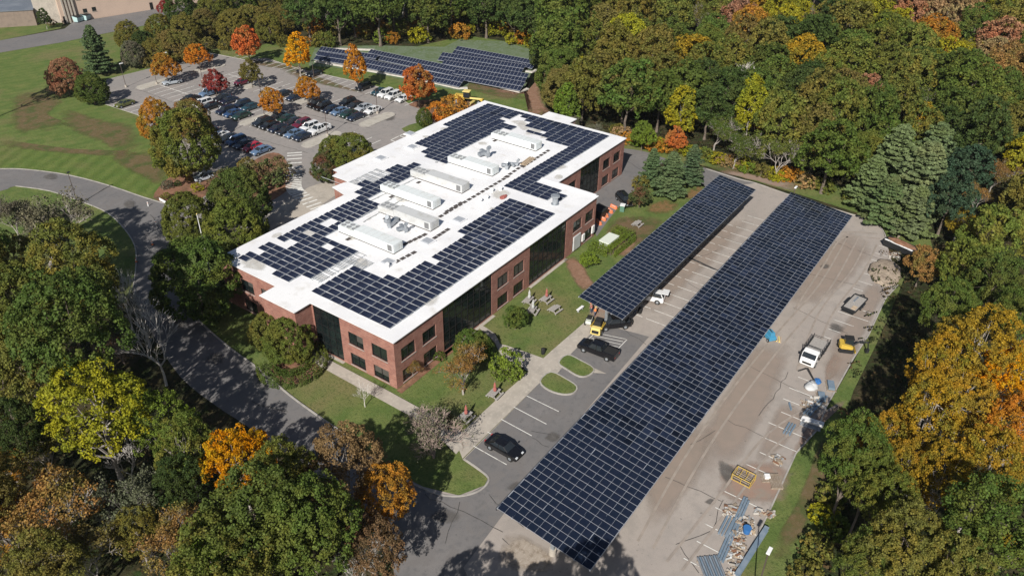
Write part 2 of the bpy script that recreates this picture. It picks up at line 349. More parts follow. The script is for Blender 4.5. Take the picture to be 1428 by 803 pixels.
# roads
road_up = GP([(-80,238),(0,235.9),(39,237),(96.6,244.8),(152.7,259.4),(201.7,276),(236,286)])
road_r = GP([(240,320),(243,360),(247,410),(281,450),(321,485),(360,513),(402,549),(443,579),(489,611),(530,645),(590.6,679)])
road_low = GP([(680,860),(560,770),(440,665),(347,596),(300,565),(251,525),(215,470),(192,425),(186,402),(190,368),(188,343),(174,320),(151,298),(120,284),(70,267),(22,260),(0,267),(-80,275)])
ground_poly('road', smooth_open(road_up, 3)+smooth_open(road_r, 3)+smooth_open(road_low, 3), Z2, M['asphalt'])
ground_poly('road', GP([(-60,90),(0,74),(84,60),(165,43.4),(232,30),(262,24),(262,-8),(224,12),(101,32),(90,40.6),(0,57),(-60,70)]), Z2, M['asphalt'])
# back parking lot incl. lane to the road junction
back = GP([(147,146),(148.4,111.8),(210,96.4),(256,84.5),(291,74),(340,83.8),(372,82),(416,96.6),(486,112),(528,122),(570,145.4),(600,150),(640,150),(660,170),(600,225),(480,285),(370,312),(250,345),(232,300),(262,285),(284,286),(283,262),(262,236),(193,161)])
ground_poly('parking_lot', back, Z2, M['lot_back'])
# service road behind and beside the building
ground_poly('road', smooth_open(GP([(832,330),(820,300),(800,250),(830,205),(872,207.5),(904,213),(939,225),(985,235),(1034,250),(1060,258)]), 3)+GP([(1010,300),(985,262)])+smooth_open(GP([(960,238),(925,228),(900,240),(888,262),(866,285),(845,312),(836,325)]), 3), Z2, M['asphalt'])
# main lot
lot = GP([(645,641),(751,536),(840,450),(985,290),(1000,262),(1054,256),(1097,271),(1186,299),(1216,307),(1231,322),(1238,345),(1252,395),(1234,418),(1211,468),(1190,500),(1153,566),(1140,599),(1110,632),(1077,704),(1048,763),(1000,850),(680,860),(590.6,679),(640,691),(676,677),(681,666)])
ground_poly('parking_lot', lot, Z3, M['lot'])
# darker strip of asphalt between the walk and the canopies
ground_poly('parking_lot', GP([(648,640),(751,536),(838,452),(905,470),(760,640),(700,720),(640,800),(560,860),(540,745),(575,683),(612,690),(650,691),(676,677),(681,666)]), Z4, M['asphalt'])
# walks
walkA = GP([(645,640),(634,612),(690,560),(726,529),(770,489),(822,444),(838,452),(790,500),(751,536)])
ground_poly('sidewalk', walkA, Z5, M['walk'])
ground_poly('sidewalk', GP([(425,486),(443,494),(540,545),(640,600),(655,612),(636,634),(594,593),(443,510),(428,500)]), Z5+.024, M['walk'])
ground_poly('sidewalk', smooth_open(GP([(668,452),(690,466),(697,480),(705,482),(757,500),(785,512)]), 2)+smooth_open(GP([(770,530),(740,520),(700,497),(690,478),(669,459)]), 2), Z5+.012, M['walk'])
ground_poly('sidewalk', GP([(785,490),(800,497),(820,510),(846,522),(820,520),(800,520),(772,506)]), Z5+.02, M['walk'])
ground_poly('sidewalk', GP([(361,335),(372,300),(430,262),(466,250),(470,272),(420,305)]), Z4, M['walk'])
# grass islands in the near lot
def island(pts, m, z=Z4, h=.12, kerb=True, name='traffic_island'):
    o = ground_poly(name, pts, z+h, m)
    if kerb: ribbon('kerb', pts, .18, z-.02, M['kerb'], h+.04, True)
isl1 = smooth_closed(GP([(753,533),(768,520),(790,530),(804,540),(800,549),(785,551),(765,545)]), 3)
isl2 = smooth_closed(GP([(779,507),(791,496),(810,504),(828,515),(822,524),(808,526),(790,516)]), 3)
island(isl1, M['grass']); island(isl2, M['grass'])
ground_poly('paved_strip', [(9.3,-.02),(9.3,-.55),(20.5,-.55),(20.5,-.02)], Z3, M['walk']); ground_poly('paved_strip', [(29.7,-.02),(29.7,-.55),(40.5,-.55),(40.5,-.02)], Z3, M['walk']); ground_poly('paved_strip', [(-.02,9.3),(-.5,9.3),(-.5,14.6),(-.02,14.6)], Z3, M['walk'])
# kerbs
ribbon('kerb', smooth_open(GP([(250,418),(281,451),(321,486),(360,514),(402,550),(443,580),(489,612),(525,645),(560,667),(590.6,681),(612,690),(640,692.5),(664,687),(678,677),(681,667),(668,655),(648,641)]), 3), .2, Z2, M['kerb'], .12)
ribbon('kerb', smooth_open(road_up, 3), .18, Z2-.02, M['kerb'], .1)
ribbon('kerb', smooth_open(GP([(22,260),(70,267),(120,284),(151,298),(174,320),(188,343),(190,368),(186,402)]), 3), .18, Z2-.02, M['kerb'], .1)
ribbon('kerb', GP([(1252,398),(1234,418),(1211,468),(1190,500),(1153,566),(1140,599),(1110,632),(1077,704),(1048,763),(1000,850)]), .18, Z3-.02, M['kerb'], .1)
ribbon('kerb', smooth_open(GP([(985,236),(1029,250),(1054,256),(1097,271),(1186,299),(1216,307),(1231,322),(1236,335)]), 3), .16, Z3-.02, M['kerb'], .1)
ribbon('kerb', GP([(148.4,111.8),(210,96.4),(256,84.5),(291,74),(340,83.8),(372,82),(416,96.6),(486,112),(528,122),(570,145.4)]), .16, Z2-.02, M['kerb'], .1)
ribbon('kerb', GP([(147,146),(193,161),(262,236),(283,262)]), .16, Z2-.02, M['kerb'], .1)
# planting beds
ground_poly('mulch_bed', smooth_closed(GP([(214,276),(228,255),(245,245),(280,246),(298,262),(284,275),(262,282),(240,284)]), 3), Z3, M['mulch'])
ground_poly('mulch_bed', smooth_closed(GP([(300,262),(330,240),(372,215),(395,218),(405,245),(405,262),(372,285),(340,300),(310,290)]), 3), Z3, M['mulch'])
ground_poly('mulch_bed', smooth_closed(GP([(570,146),(590,140),(625,140),(650,140),(665,150),(650,165),(600,158),(585,152)]), 3), Z3, M['needles'] if False else M['mulch'])
ground_poly('mulch_bed', smooth_closed(GP([(430,500),(445,515),(430,530),(405,536),(388,528),(380,510)]), 3), Z3, M['mulch'])
ground_poly('lawn', smooth_closed(GP([(560,180),(585,171),(600,178),(588,188),(572,186)]), 2), Z3, M['grass'])
ground_poly('mulch_bed', GP([(553,545),(620,491),(640,476),(646,480),(628,494),(560,549)]), Z3, M['mulch'])
patch('bare_earth', GP([(787,360),(800,357),(812,368),(822,385),(830,400),(812,408),(800,392),(790,376)]), Z3, M['dirt'])
patch('bare_earth', GP([(742,100),(757,88),(765,100),(757,125),(764,150),(770,165),(740,168),(742,150),(735,130),(722,133),(690,128),(655,116),(652,112),(725,132),(738,120)]), Z3, M['dirt'])
patch('bare_earth', GP([(850,320),(870,300),(905,312),(900,330),(885,350),(870,360),(840,350),(845,330)]), Z3, M['dirt'])
patch('bare_earth', GP([(840,320),(855,305),(900,300),(930,310),(900,345),(860,330)]), Z3+.008, M['drygrass'])
patch('pine_needles', GP([(905,283),(930,278),(950,285),(940,296),(915,300),(898,296)]), Z3, M['needles'])
patch('pine_needles', GP([(955,268),(978,258),(985,268),(965,280),(950,276)]), Z3, M['needles'])
patch('pine_needles', GP([(575,148),(600,138),(650,132),(668,140),(640,158),(600,156)]), Z4, M['needles'])
for i, p in enumerate([[(20,130),(60,125),(90,140),(70,160),(100,175),(60,185),(20,190),(10,165)],[(90,150),(140,165),(190,175),(200,205),(170,215),(140,200),(100,185),(80,165)],[(60,120),(80,120),(85,132),(66,138)],[(0,195),(40,200),(110,208),(200,212),(190,220),(100,216),(0,205)],[(340,82),(420,92),(440,100),(400,98),(345,90)],[(650,112),(726,131),(735,140),(700,138),(640,122)],[(150,215),(200,208),(240,230),(230,262),(200,250),(170,235)]]):
    patch('dry_grass', GP(p), Z1+.02+.001*i, M['drygrass'], seed=i)
for i, p in enumerate([[(380,90),(440,105),(520,135),(500,130),(420,112)],[(1110,700),(1150,600),(1165,640),(1150,700),(1090,790),(1075,760)],[(985,236),(1060,252),(1100,262),(1060,245),(1000,228)]]):
    patch('dry_grass', GP(p), Z1+.03+.001*i, M['drygrass'], seed=i+20)
# dust, stains
DZ = Z3+.006
for i, (p, k) in enumerate([([(1140,350),(1190,320),(1220,345),(1180,400),(1120,430),(1095,410)],'dust'),([(1000,560),(1060,470),(1110,480),(1060,600),(1010,660),(960,640)],'dust'),([(1150,515),(1165,490),(1180,500),(1165,525),(1150,535)],'dust2'),([(1010,650),(1070,640),(1110,660),(1090,700),(1040,705),(1000,690)],'dust2'),([(1000,640),(1030,655),(1020,675),(1005,668)],'stain'),([(900,640),(960,580),(1000,600),(960,700),(900,740)],'dust'),
        ([(880,400),(960,330),(1030,300),(1040,320),(960,400),(900,450)],'dust'),([(1080,250),(1110,255),(1110,268),(1040,250),(1000,240),(1020,238)],'dust2'),([(1160,450),(1180,458),(1172,466),(1155,460)],'stain'),([(1180,560),(1150,570),(1120,600),(1100,640),(1115,630),(1150,590)],'dust2'),([(1150,490),(1220,380),(1238,400),(1200,480),(1160,560)],'dust'),([(700,752),(725,745),(750,755),(775,778),(765,800),(730,800),(695,790)],'gravel'),([(1090,560),(1130,580),(1080,640),(1050,640)],'dust'),([(820,425),(850,420),(870,440),(850,460),(825,450)],'dust2')]):
    patch('dust_patch', GP(p), (Z4+.008 if p[0][0] in (700, 820) else DZ)+.0015*i, M[k], seed=i)
# cracks / sealer lines
rc = random.Random(3)
def crack(a, b, w=.07, z=DZ+.03, wob=.35):
    (x0, y0), (x1, y1) = g(*a), g(*b); L = hypot(x1-x0, y1-y0); n = max(3, int(L/1.2)); P = []
    for i in range(n+1):
        t = i/n; P.append((x0+(x1-x0)*t+rc.uniform(-wob, wob)*.6, y0+(y1-y0)*t+rc.uniform(-wob, wob)*.6))
    ribbon('pavement_crack', P, w, z, M['crack'])
for a, b in [((960,395),(1000,420)),((1105,430),(1180,465)),((1195,350),(1235,365)),((1010,585),(1110,630)),((1045,512),(1130,555)),((930,665),(1005,700)),((1010,660+40),(990,740)),((990,740),(945,760)),((945,760),(975,800)),((1030,450),(1090,400)),((1120,380),(1200,400)),((1150,330),(1190,350)),((860,455),(900,480)),((740,610),(765,625)),((680,690),(730,735)),((590,690),(700,740)),((640,700),(620,760)),((280,290),(200,330)),((152,260),(112,285)),((205,280),(290,262)),((210,300),(235,340)),((340,425),(300,440)),((370,400),(380,420)),((960,620),(1000,600)),((1060,580),(1100,520)),((740,600),(780,610)),((190,125),(260,150)),((325,182),(350,170)),((300,178),(430,214)),((380,150),(520,180)),((440,150),(560,120)),((250,150),(300,178)),((875,225),(905,245)),((1000,330),(1060,350)),((700,752),(750,790)),((400,575),(350,560)),((880,330+60),(1000,350))]:
    crack(a, b)
for a, b in [((957,358),(1000,378)),]:
    crack(a, b, .5, wob=.1)
# painted stall lines
pm = MB()
def line(x0, y0, x1, y1, w=.11, z=Z3+.05): ribbon('x', [(x0, y0), (x1, y1)], w, z, M['paint'], mb=pm)
for y in (0,): pass
for k in range(5): line(*g(*[(734.5,552.6),(716.6,568.2),(699,585.2),(680,603),(660.5,622.5)][k]), *g(*[(779.2,574.5),(762,592),(741.5,608.2),(723,626),(706.6,648.5)][k]), .11, Z4+.03)
for k in range(20):                                         # stalls between the two canopies, north-west ends
    x = 33+k*2.65
    if x > 74: break
    line(x, -18.6, x, -22.8)
    if x < 70: line(x, -16, x, -18.0)
for p, q in [((1168,434.5),(1213,450)),((1162,446),(1190,456)),((1203,433),(1219,440)),((1197,392),(1216,399)),((1189,402),(1203,407)),((1203,381),(1212,384.5)),((1215,362),(1222,365.5)),((1221,353),(1237,359)),((1225,343),(1237,347)),
        ((1100,541.5),(1136,554.7)),((1113,526),(1128,532.5)),((1092,556),(1117,567)),((1089,575),(1117,586.5)),((1071,590),(1123,611)),((1063,610),(1110,630)),((1059,631.5),(1078,639)),((1040,648),(1068,660)),((1010,686),(1058,708)),((997,708.5),(1022,719.5)),((982.5,731),(1001,739.5)),((971,755.5),(1006,772)),((953,779),(975,790)),((1155,459),(1172,465)),((1149,470),(1160,474))]:
    x, y = g(*p); x2, y2 = g(*q); line((x+x2)/2, y, (x+x2)/2, y2)
# hatched bay by the pickup
hx0, hy0 = g(852,470); hx1, hy1 = g(876,478)
for k in range(5):
    line(22.6+k*.75, -14.6, 23.8+k*.75, -18.6, .1, Z4+.035)
line(22.4,-14.4,26.4,-14.4,.1,Z4+.036); line(22.4,-18.8,26.8,-18.8,.1,Z4+.036)
# back lot: double rows, spines
def stalls(x0, x1, ya, yb, spine=None):
    y = ya
    while y > yb: line(x0, y, x1, y, .17, Z2+.03); y -= 2.62
    if spine: line(spine, ya, spine, yb, .17, Z2+.034)
stalls(46.4,55.8,127,91,51.1); stalls(62,71.4,120,69,66.7); stalls(77.2,81.8,131,68); stalls(36,40.6,118,72)
stalls(46.4,55.8,86.5,71,51.1); stalls(55,58.5,66,58); 
# crosswalk
cw = smooth_open(GP([(411,214),(410,245),(410,262),(418,272),(446,292)]), 6)
for i in range(0, len(cw)-1):
    a = Vector((*cw[i], 0)); b = Vector((*cw[i+1], 0)); d = (b-a).normalized(); q = Vector((-d.y, d.x, 0))*1.5
    line(a.x+q.x, a.y+q.y, a.x-q.x, a.y-q.y, .42, Z4+.015)
for a, b in [((545,196),(566,186)),((556,190),(578,196)),((560,202),(545,196)),((566,186),(580,190))]: line(*g(*a), *g(*b), .25, Z2+.04)
o = pm.obj('road_markings'); o['kind'] = 'structure'
# pale concrete islands of the back lot
def capsule(x0, x1, y, w=2.4):
    P = []; r = w/2
    for i in range(9): t = -pi/2+pi*i/8; P.append((x1-r+r*cos(t), y+r*sin(t)))
    for i in range(9): t = pi/2+pi*i/8; P.append((x0+r+r*cos(t), y+r*sin(t)))
    return P
M['isl'] = mat('pale island paving', (.42,.395,.345), .9, 0, .1, [(1.,6,(.35,.325,.28),.45,.65)])
for x0, x1, y, w in [(46,56.4,*[g(458,191)[1]],3.2),(61.6,72,g(529,166)[1],3.2),(46,56,g(364,164.5)[1],2.8),(62,71,g(348,121.5)[1],3.),(46,55.5,g(212,118.5)[1],3.4),(62,71.5,g(295,95)[1],3.2),(62,71,g(428,143)[1]+1.2,2.6)]:
    P = capsule(x0, x1, y, w); ground_poly('traffic_island', P, Z2+.1, M['isl']); ribbon('kerb', P, .15, Z2-.02, M['kerb'], .14, True)
# tyre tracks, tar patches and damp marks
def trackmark(pts, off=.85, w=.28):
    P = smooth_open(GP(pts), 6)
    for s_ in (-off, off):
        Q = []
        for i, p in enumerate(P):
            a_ = P[max(0, i-1)]; b_ = P[min(len(P)-1, i+1)]; L_ = hypot(b_[0]-a_[0], b_[1]-a_[1]) or 1
            Q.append((p[0]-(b_[1]-a_[1])/L_*s_, p[1]+(b_[0]-a_[0])/L_*s_))
        for i in range(0, len(Q)-1): pass
        o = ribbon('tyre_track', Q, w, Z3+.062, M['track'])
M['track'] = mat('tyre marked asphalt', (.27,.235,.205), .92, 0, .1, [(.8,6,(.33,.285,.248),.42,.6)])
for p in [[(1190,330),(1150,400),(1090,470),(1020,560),(960,650),(900,760)],[(1215,340),(1195,380),(1150,440),(1120,520)],[(1225,330),(1170,330),(1140,370),(1100,430)],[(1160,560),(1080,610),(1010,700),(940,790)]]: trackmark(p)
for i, (x_, y_, a_, b_) in enumerate([(1150,372,8,4),(990,700,9,5),(300,500,16,10),(250,450,10,9),(620,720,22,12),(430,170,9,4),(540,165,12,5),(70,247,12,5),(180,285,10,7),(770,610,12,8),(720,680,14,10),(905,225,8,5)]):
    patch('asphalt_patch', GP([(x_-a_,y_),(x_,y_-b_),(x_+a_,y_-b_*.4),(x_+a_*.8,y_+b_*.7),(x_,y_+b_),(x_-a_*.7,y_+b_*.6)]), Z4+.04+.001*i, M['stain'], seed=i+70)
# ------------------------------------------------------------------ the brick office building
RZ = 7.6
bld = thing('office_building', 'long two-storey red brick office building with white flat roof covered in solar panels', 'building', (37, 20, 0))
BO = Vector((37, 20, 0))
def bput(name, mb, smooth=False, parent=None): return mb.obj(name, parent or bld, (-BO.x, -BO.y, 0) if parent is None else (0,0,0), smooth=smooth)
plan = [(0,0),(49.7,0),(49.7,8.2),(74.6,8.2),(74.6,42.2),(33.8,42.2),(30.9,42.3),(30.7,40.9),(29.1,40.6),(29.1,36.6),(28.2,37.0),(25.9,37.3),(25.1,33.6),(0,33.6),(0,21.1),(-2.8,21.1),(-2.8,14.7),(0,14.7)]
class Wall:
    """brick wall from a to b (outside on the right hand), openings (u0,u1,z0,z1) with reveals"""
    def __init__(s): s.v=[]; s.f=[]; s.uv=[]; s.off=0
    def quad(s, ps, uvs):
        o=len(s.v); s.v+=ps; s.f.append((o,o+1,o+2,o+3)); s.uv+=uvs
    def seg(s, a, b, ops=(), top=RZ-.12, deep=.28):
        A=Vector((*a,0)); B=Vector((*b,0)); d=(B-A); L=d.length; d/=L; n=Vector((d.y,-d.x,0)); off=s.off
        us=sorted({0,L,*[o[0] for o in ops],*[o[1] for o in ops]}); zs=sorted({0,top,*[o[2] for o in ops],*[o[3] for o in ops]})
        P=lambda u,z,k=0: tuple(A+d*u-n*k+Vector((0,0,z)))
        for i in range(len(us)-1):
            for j in range(len(zs)-1):
                u0,u1,z0,z1=us[i],us[i+1],zs[j],zs[j+1]; um,zm=(u0+u1)/2,(z0+z1)/2
                if any(o[0]<um<o[1] and o[2]<zm<o[3] for o in ops): continue
                s.quad([P(u0,z0),P(u1,z0),P(u1,z1),P(u0,z1)],[(off+u0,z0),(off+u1,z0),(off+u1,z1),(off+u0,z1)])
        for u0,u1,z0,z1 in ops:
            for (p,q,r,t) in (((u0,z0),(u0,z1),0,0),((u1,z1),(u1,z0),0,0),((u1,z0),(u0,z0),0,0),((u0,z1),(u1,z1),0,0)):
                s.quad([P(*p),P(*q),P(*q,deep),P(*p,deep)],[(p[0],p[1]),(q[0],q[1]),(q[0]+.3,q[1]),(p[0]+.3,p[1])])
        s.off+=L
        return A,d,n
W = Wall(); wins = []; curtains = []
def facade(a, b, win_cols=(), glass=(), rows=((.35,2.3),(3.75,5.75)), ww=2.65, top=RZ-.12):
    ops=[]
    for u in win_cols:
        for z0,z1 in rows: ops.append((u,u+ww,z0,z1))
    gl=[(u0,u1,.18,top-.02) for u0,u1 in glass]
    A,d,n = W.seg(a,b,ops+gl,top)
    for o in ops: wins.append((A,d,n,o))
    for o in gl: curtains.append((A,d,n,o))
# right-hand long side (Y=0), outward -Y : walk a->b along +X gives n=(0,-1)
facade((0,0),(49.7,0),(1.2,5.3,21.7,25.75,42.5,46.3),((9.45,20.3),(29.9,40.3)))
facade((49.7,0),(49.7,8.2),())
facade((49.7,8.2),(74.6,8.2),(4.4,16.8,20.8),((8.5,15.4),))
facade((74.6,8.2),(74.6,42.2),(2,6,12,20,24,30))
facade((74.6,42.2),(33.8,42.2),(2,6,16,20,32,36),((10,15),(24,30)))
W.seg((33.8,42.2),(30.9,42.3)); W.seg((30.9,42.3),(30.7,40.9)); W.seg((30.7,40.9),(29.1,40.6))
W.seg((29.1,40.6),(29.1,36.6)); W.seg((29.1,36.6),(25.9,37.3)); W.seg((25.9,37.3),(25.1,33.6))
facade((25.1,33.6),(0,33.6),(3,7,18,22),((11,16),))
facade((0,33.6),(0,21.1),(4.1,8.45))
W.seg((0,21.1),(-2.8,21.1)); W.seg((-2.8,21.1),(-2.8,14.7)); W.seg((-2.8,14.7),(0,14.7))
facade((0,14.7),(0,0),(6.6,10.75),((.3,5.2),))
me = bpy.data.meshes.new('wall'); me.from_pydata(W.v, [], W.f); me.materials.append(M['brick'])
uvl = me.uv_layers.new(name='UVMap'); uvl.data.foreach_set('uv', [c for p in W.uv for c in p]); me.update()
put('wall', me, bld, (-BO.x,-BO.y,0))
# windows: pane set back, frame as sub-part, brick-coloured sill
def frame_bars(mb, A,d,n,o,nu,nz,r=.045,deep=.16,th=.06):
    u0,u1,z0,z1=o
    def bar(ua,ub,za,zb):
        p=A+d*ua-n*deep; q=A+d*ub-n*deep; vs=[]
        for k in (0,th):
            for P_ in (p,q): 
                for z in (za,zb): vs.append(tuple(P_+n*k+Vector((0,0,z))-BO))
        mb.add([vs[i] for i in (0,2,3,1,4,6,7,5)],[(0,1,2,3),(7,6,5,4),(0,4,5,1),(1,5,6,2),(2,6,7,3),(3,7,4,0)],M['mullion'])
    for i in range(nu+1):
        u=u0+(u1-u0)*i/nu; bar(max(u0,u-r),min(u1,u+r),z0,z1)
    for j in range(nz+1):
        z=z0+(z1-z0)*j/nz; bar(u0,u1,max(z0,z-r),min(z1,z+r))
def pane(A,d,n,o,deep=.2):
    mb=MB(); u0,u1,z0,z1=o; p=A+d*u0-n*deep-BO; q=A+d*u1-n*deep-BO
    mb.add([(p.x,p.y,z0),(q.x,q.y,z0),(q.x,q.y,z1),(p.x,p.y,z1)],[(0,1,2,3)],M['glass']); return mb
rw=random.Random(9)
for A,d,n,o in wins:
    w=pane(A,d,n,o).obj('window',bld)
    if rw.random()<.55:
        k=rw.choice([.3,.45,.6,1.]); half=rw.choice([(0,1),(0,.5),(.5,1)]); u0=o[0]+(o[1]-o[0])*half[0]; u1=o[0]+(o[1]-o[0])*half[1]
        bl=MB(); p=A+d*u0-n*.19-BO; q=A+d*u1-n*.19-BO; z0=o[3]-(o[3]-o[2])*k; bl.add([(p.x,p.y,z0),(q.x,q.y,z0),(q.x,q.y,o[3]),(p.x,p.y,o[3])],[(0,1,2,3)],M['blind']); bl.obj('window_blind',w)
    sl_=MB(); p=A+d*(o[0]-.08)-BO; q=A+d*(o[1]+.08)-BO
    vs_=[p-n*.2,q-n*.2,q+n*.06,p+n*.06]; sl_.add([(v.x,v.y,o[2]-.09) for v in vs_]+[(v.x,v.y,o[2]-.005) for v in vs_],[(0,1,2,3),(7,6,5,4),(0,4,5,1),(1,5,6,2),(2,6,7,3),(3,7,4,0)],M['kerb']); sl_.obj('window_sill',w)
    if True:
        fr=MB(); frame_bars(fr,A,d,n,o,2,1,.035); fr.obj('window_frame',w)
for A,d,n,o in curtains:
    w=pane(A,d,n,o,.14).obj('curtain_wall',bld); fr=MB(); k=max(3,round((o[1]-o[0])/1.35)); frame_bars(fr,A,d,n,o,k,5,.03,.12,.06); fr.obj('mullions',w)
# brick band between floors, plinth strip
bm_=MB()
# roof slab with overhang-free white edge, dark metal trim below
def offset_poly(P, k):
    out=[]; n=len(P)
    for i in range(n):
        a,b,c=Vector(P[i-1]),Vector(P[i]),Vector(P[(i+1)%n]); d1=(b-a).normalized(); d2=(c-b).normalized()
        n1=Vector((d1.y,-d1.x)); n2=Vector((d2.y,-d2.x)); m=(n1+n2); m/=max(.3,1+n1.dot(n2)); out.append(tuple(b+m*k))
    return out
def slab(P, z0, z1, ms, mt):
    T=tess(P); n=len(P); vs=[(x-BO.x,y-BO.y,z0) for x,y in P]+[(x-BO.x,y-BO.y,z1) for x,y in P]
    fs=[tuple(i+n for i in t) for t in T]+[t[::-1] for t in T]+[(i,(i+1)%n,(i+1)%n+n,i+n) for i in range(n)]
    me=bpy.data.meshes.new('slab'); me.from_pydata(vs,[],fs); me.materials.append(ms); me.update(); return me
rim = offset_poly(plan, .16)
put('roof_trim', slab(rim, RZ-.14, RZ-.03, M['eave'], M['eave']), bld)
put('roof', slab(offset_poly(plan,.24), RZ-.03, RZ+.06, M['roof'], M['roof']), bld)
seams=MB()
for k in range(1,25):
    x=k*3.05
    y0,y1=(0.2,33.4) if x<25 else ((0.2,42) if x<49.6 else (8.4,42))
    if x<74.4: seams.box(x-BO.x-.04,x-BO.x+.04,y0-BO.y,y1-BO.y,RZ+.058,RZ+.068,M['roofseam'])
seams.obj('roof_seams',bld)
# low parapet ridge where the wing steps back, and plant-room annex
pa=MB(); pa.box(49.35-BO.x,49.75-BO.x,.1-BO.y,11-BO.y,RZ+.05,RZ+.32,M['roof']); pa.obj('parapet',bld)
an=MB(); an.box(74.62-BO.x,77.5-BO.x,21.2-BO.y,27.6-BO.y,0,RZ-.1,M['brick']); 
anx=an.obj('annex',bld); ar=MB(); ar.box(74.65-BO.x,77.7-BO.x,21-BO.y,27.8-BO.y,RZ-.1,RZ+.04,M['roof']); ar.obj('annex_roof',anx)
# entrance canopy plates with dark recess
# skylights
for px,py in [(572,188),(531,222),(575,206.5),(640,308),(596,338),(541,367),(520,345) ][:6]:
    x,y=g(px,py,RZ); sk=MB(); sk.box(-.95,.95,-.95,.95,0,.22,M['roof']); sk.box(-.8,.8,-.8,.8,.2,.36,M['skylight'],taper=.18)
    sk.obj('skylight',bld,(x-BO.x,y-BO.y,RZ+.06),bevel=.02)
# drain / electrical boxes on the long side
for px,py,w_,h_ in [(801,318,.9,1.6),(813,316,.9,1.5)]: pass
for x,z,w_,h_ in [(42.6,.4,2.2,2.6),(45.4,.9,.8,1.3),(48.6,1.0,.8,1.4)]:
    bx=MB(); bx.box(x-BO.x,x+w_-BO.x,-.22-BO.y,-.01-BO.y,z,z+h_,M['ductgrey'] if w_>1 else M['white'])
    bx.obj('meter_cabinet',bld,bevel=.04)
# ------------------------------------------------------------------ things standing on the roof
# air handling units: low fan end at +Y, tall end with louvre at -Y
def ahu(x0,x1,ylo,yhi,grey,label):
    L=yhi-ylo; w=x1-x0; m=M['ductgrey'] if grey else M['duct']
    t=thing('air_handling_unit',label,'rooftop unit',((x0+x1)/2,(ylo+yhi)/2,RZ+.06),0,'air handling units on the roof'); t.scale=(.86,.95,.68)
    a=MB(); a.box(-w/2,w/2,-L/2,L/2-3.6,.25,2.25,m)
    for k in range(1,7): a.box(-w/2-.025,w/2+.025,-L/2+k*(L-3.6)/7-.035,-L/2+k*(L-3.6)/7+.035,.27,2.275,M['ductgrey'])
    a.obj('casing',t,bevel=.03)
    b=MB(); b.box(-w/2,w/2,L/2-3.58,L/2,.25,1.75,m); c=b.obj('condenser_section',t,bevel=.03)
    for i in range(2):
        for j in range(3):
            q=MB(); q.lathe([(.38,0),(.42,.12),(.30,.13),(.28,.05),(.0,.05)],(0,0,0),M['louver'],12); q.obj('fan',c,((-.45+.9*i)*w/2.2,L/2-3.0+j*1.15,1.75))
    lv=MB(); lv.box(-w/2-.03,-w/2,-L/2+.35,-L/2+1.25,.55,2.0,M['louver'])
    for k in range(6): lv.box(-w/2-.06,-w/2-.03,-L/2+.38,-L/2+1.22,.62+k*.23,.68+k*.23,M['pad'])
    lv.obj('louvre',t)
    cb=MB(); cb.box(-w/2+.05,w/2-.05,-L/2+.05,L/2-.05,0,.25,M['pad']); cb.obj('kerb_frame',t)
    dr=MB()
    for k in (-.5,0,.5): dr.box(k*w/2-.25*w/2*.9,k*w/2+.25*w/2*.9,-L/2-.03,-L/2-.005,.4,2.05,m)
    dr.obj('access_door',t)
for (x0,x1,y0,y1,gr,lb) in [(15.3,17.6,13.8,25.7,0,'pale green rooftop air handling unit nearest the front corner of the roof'),(23.6,26,13.9,25.4,1,'grey rooftop air handling unit, second from the front end'),
    (29.3,31.6,18.2,30.3,0,'white rooftop air handling unit, third from the front end'),(36.6,39,18.1,30.1,1,'grey rooftop air handling unit, fourth from the front end'),
    (45,47.3,18.1,28.6,0,'white rooftop air handling unit beside the small roof ductwork, fifth from the front end'),(58.6,60.9,18.1,29,0,'white rooftop air handling unit at the far end of the row')]:
    ahu(x0,x1,y0,y1,gr,lb)
# water stains on the membrane (part of the roof) and joints on the casings
rs=random.Random(4)
for i in range(34):
    x=rs.uniform(1,73); y=rs.uniform(1,33) if x<25 else (rs.uniform(1,41) if x<49 else rs.uniform(9,41)); r_=rs.uniform(.5,2.2)
    o=patch('roof_stain',[(x-BO.x+r_*rs.uniform(.6,1.3)*cos(t_),y-BO.y+r_*rs.uniform(.6,1.3)*sin(t_)) for t_ in np.linspace(0,2*pi,8)[:-1]],RZ+.075+.001*i,M['roofstain'],seed=i); del o['kind']; o.parent=bld
for q in ((12,30),(12,4.5),(30,36),(44,30),(52,35),(66,14),(38,14)):
    dm=MB(); dm.lathe([(.28,0),(.26,.06),(.12,.12),(.0,.12)],(0,0,0),M['louver'],12); dm.obj('roof_drain',bld,(q[0]-BO.x,q[1]-BO.y,RZ+.06))
# walkway pads
padm=MB(); padm.box(-.42,.42,-.3,.3,0,.05,M['pad']); padmesh=padm.mesh('walkway_pad'); np_=0
def pads(a,b,n,lab):
    for i in range(n):
        t=i/(n-1) if n>1 else 0; x=a[0]+(b[0]-a[0])*t; y=a[1]+(b[1]-a[1])*t
        o=put('walkway_pad',padmesh,None,(x,y,RZ+.065)); tag(o,lab,'roof pad','dark walkway pads on the white roof')
pads(g(554,365,RZ),g(577,353,RZ),4,'dark square pad in the short line of four before the front air handling unit')
pads(g(565,341,RZ),g(592,328,RZ),5,'dark square pad in the line between the first and second air handling units')
pads(g(607,332,RZ),g(624,321,RZ),4,'dark square pad in the line of four before the second air handling unit')
pads(g(615,302,RZ),g(708,247,RZ),16,'dark square pad in the long line down the middle of the roof')
pads(g(624,295,RZ),g(642,284,RZ),4,'dark square pad beside the corner of the third air handling unit')
pads(g(730,233,RZ),g(764,211,RZ),8,'dark square pad in the line leading to the farthest air handling unit')
pads(g(706,247,RZ),g(728,232,RZ),5,'dark square pad by the small roof ductwork')
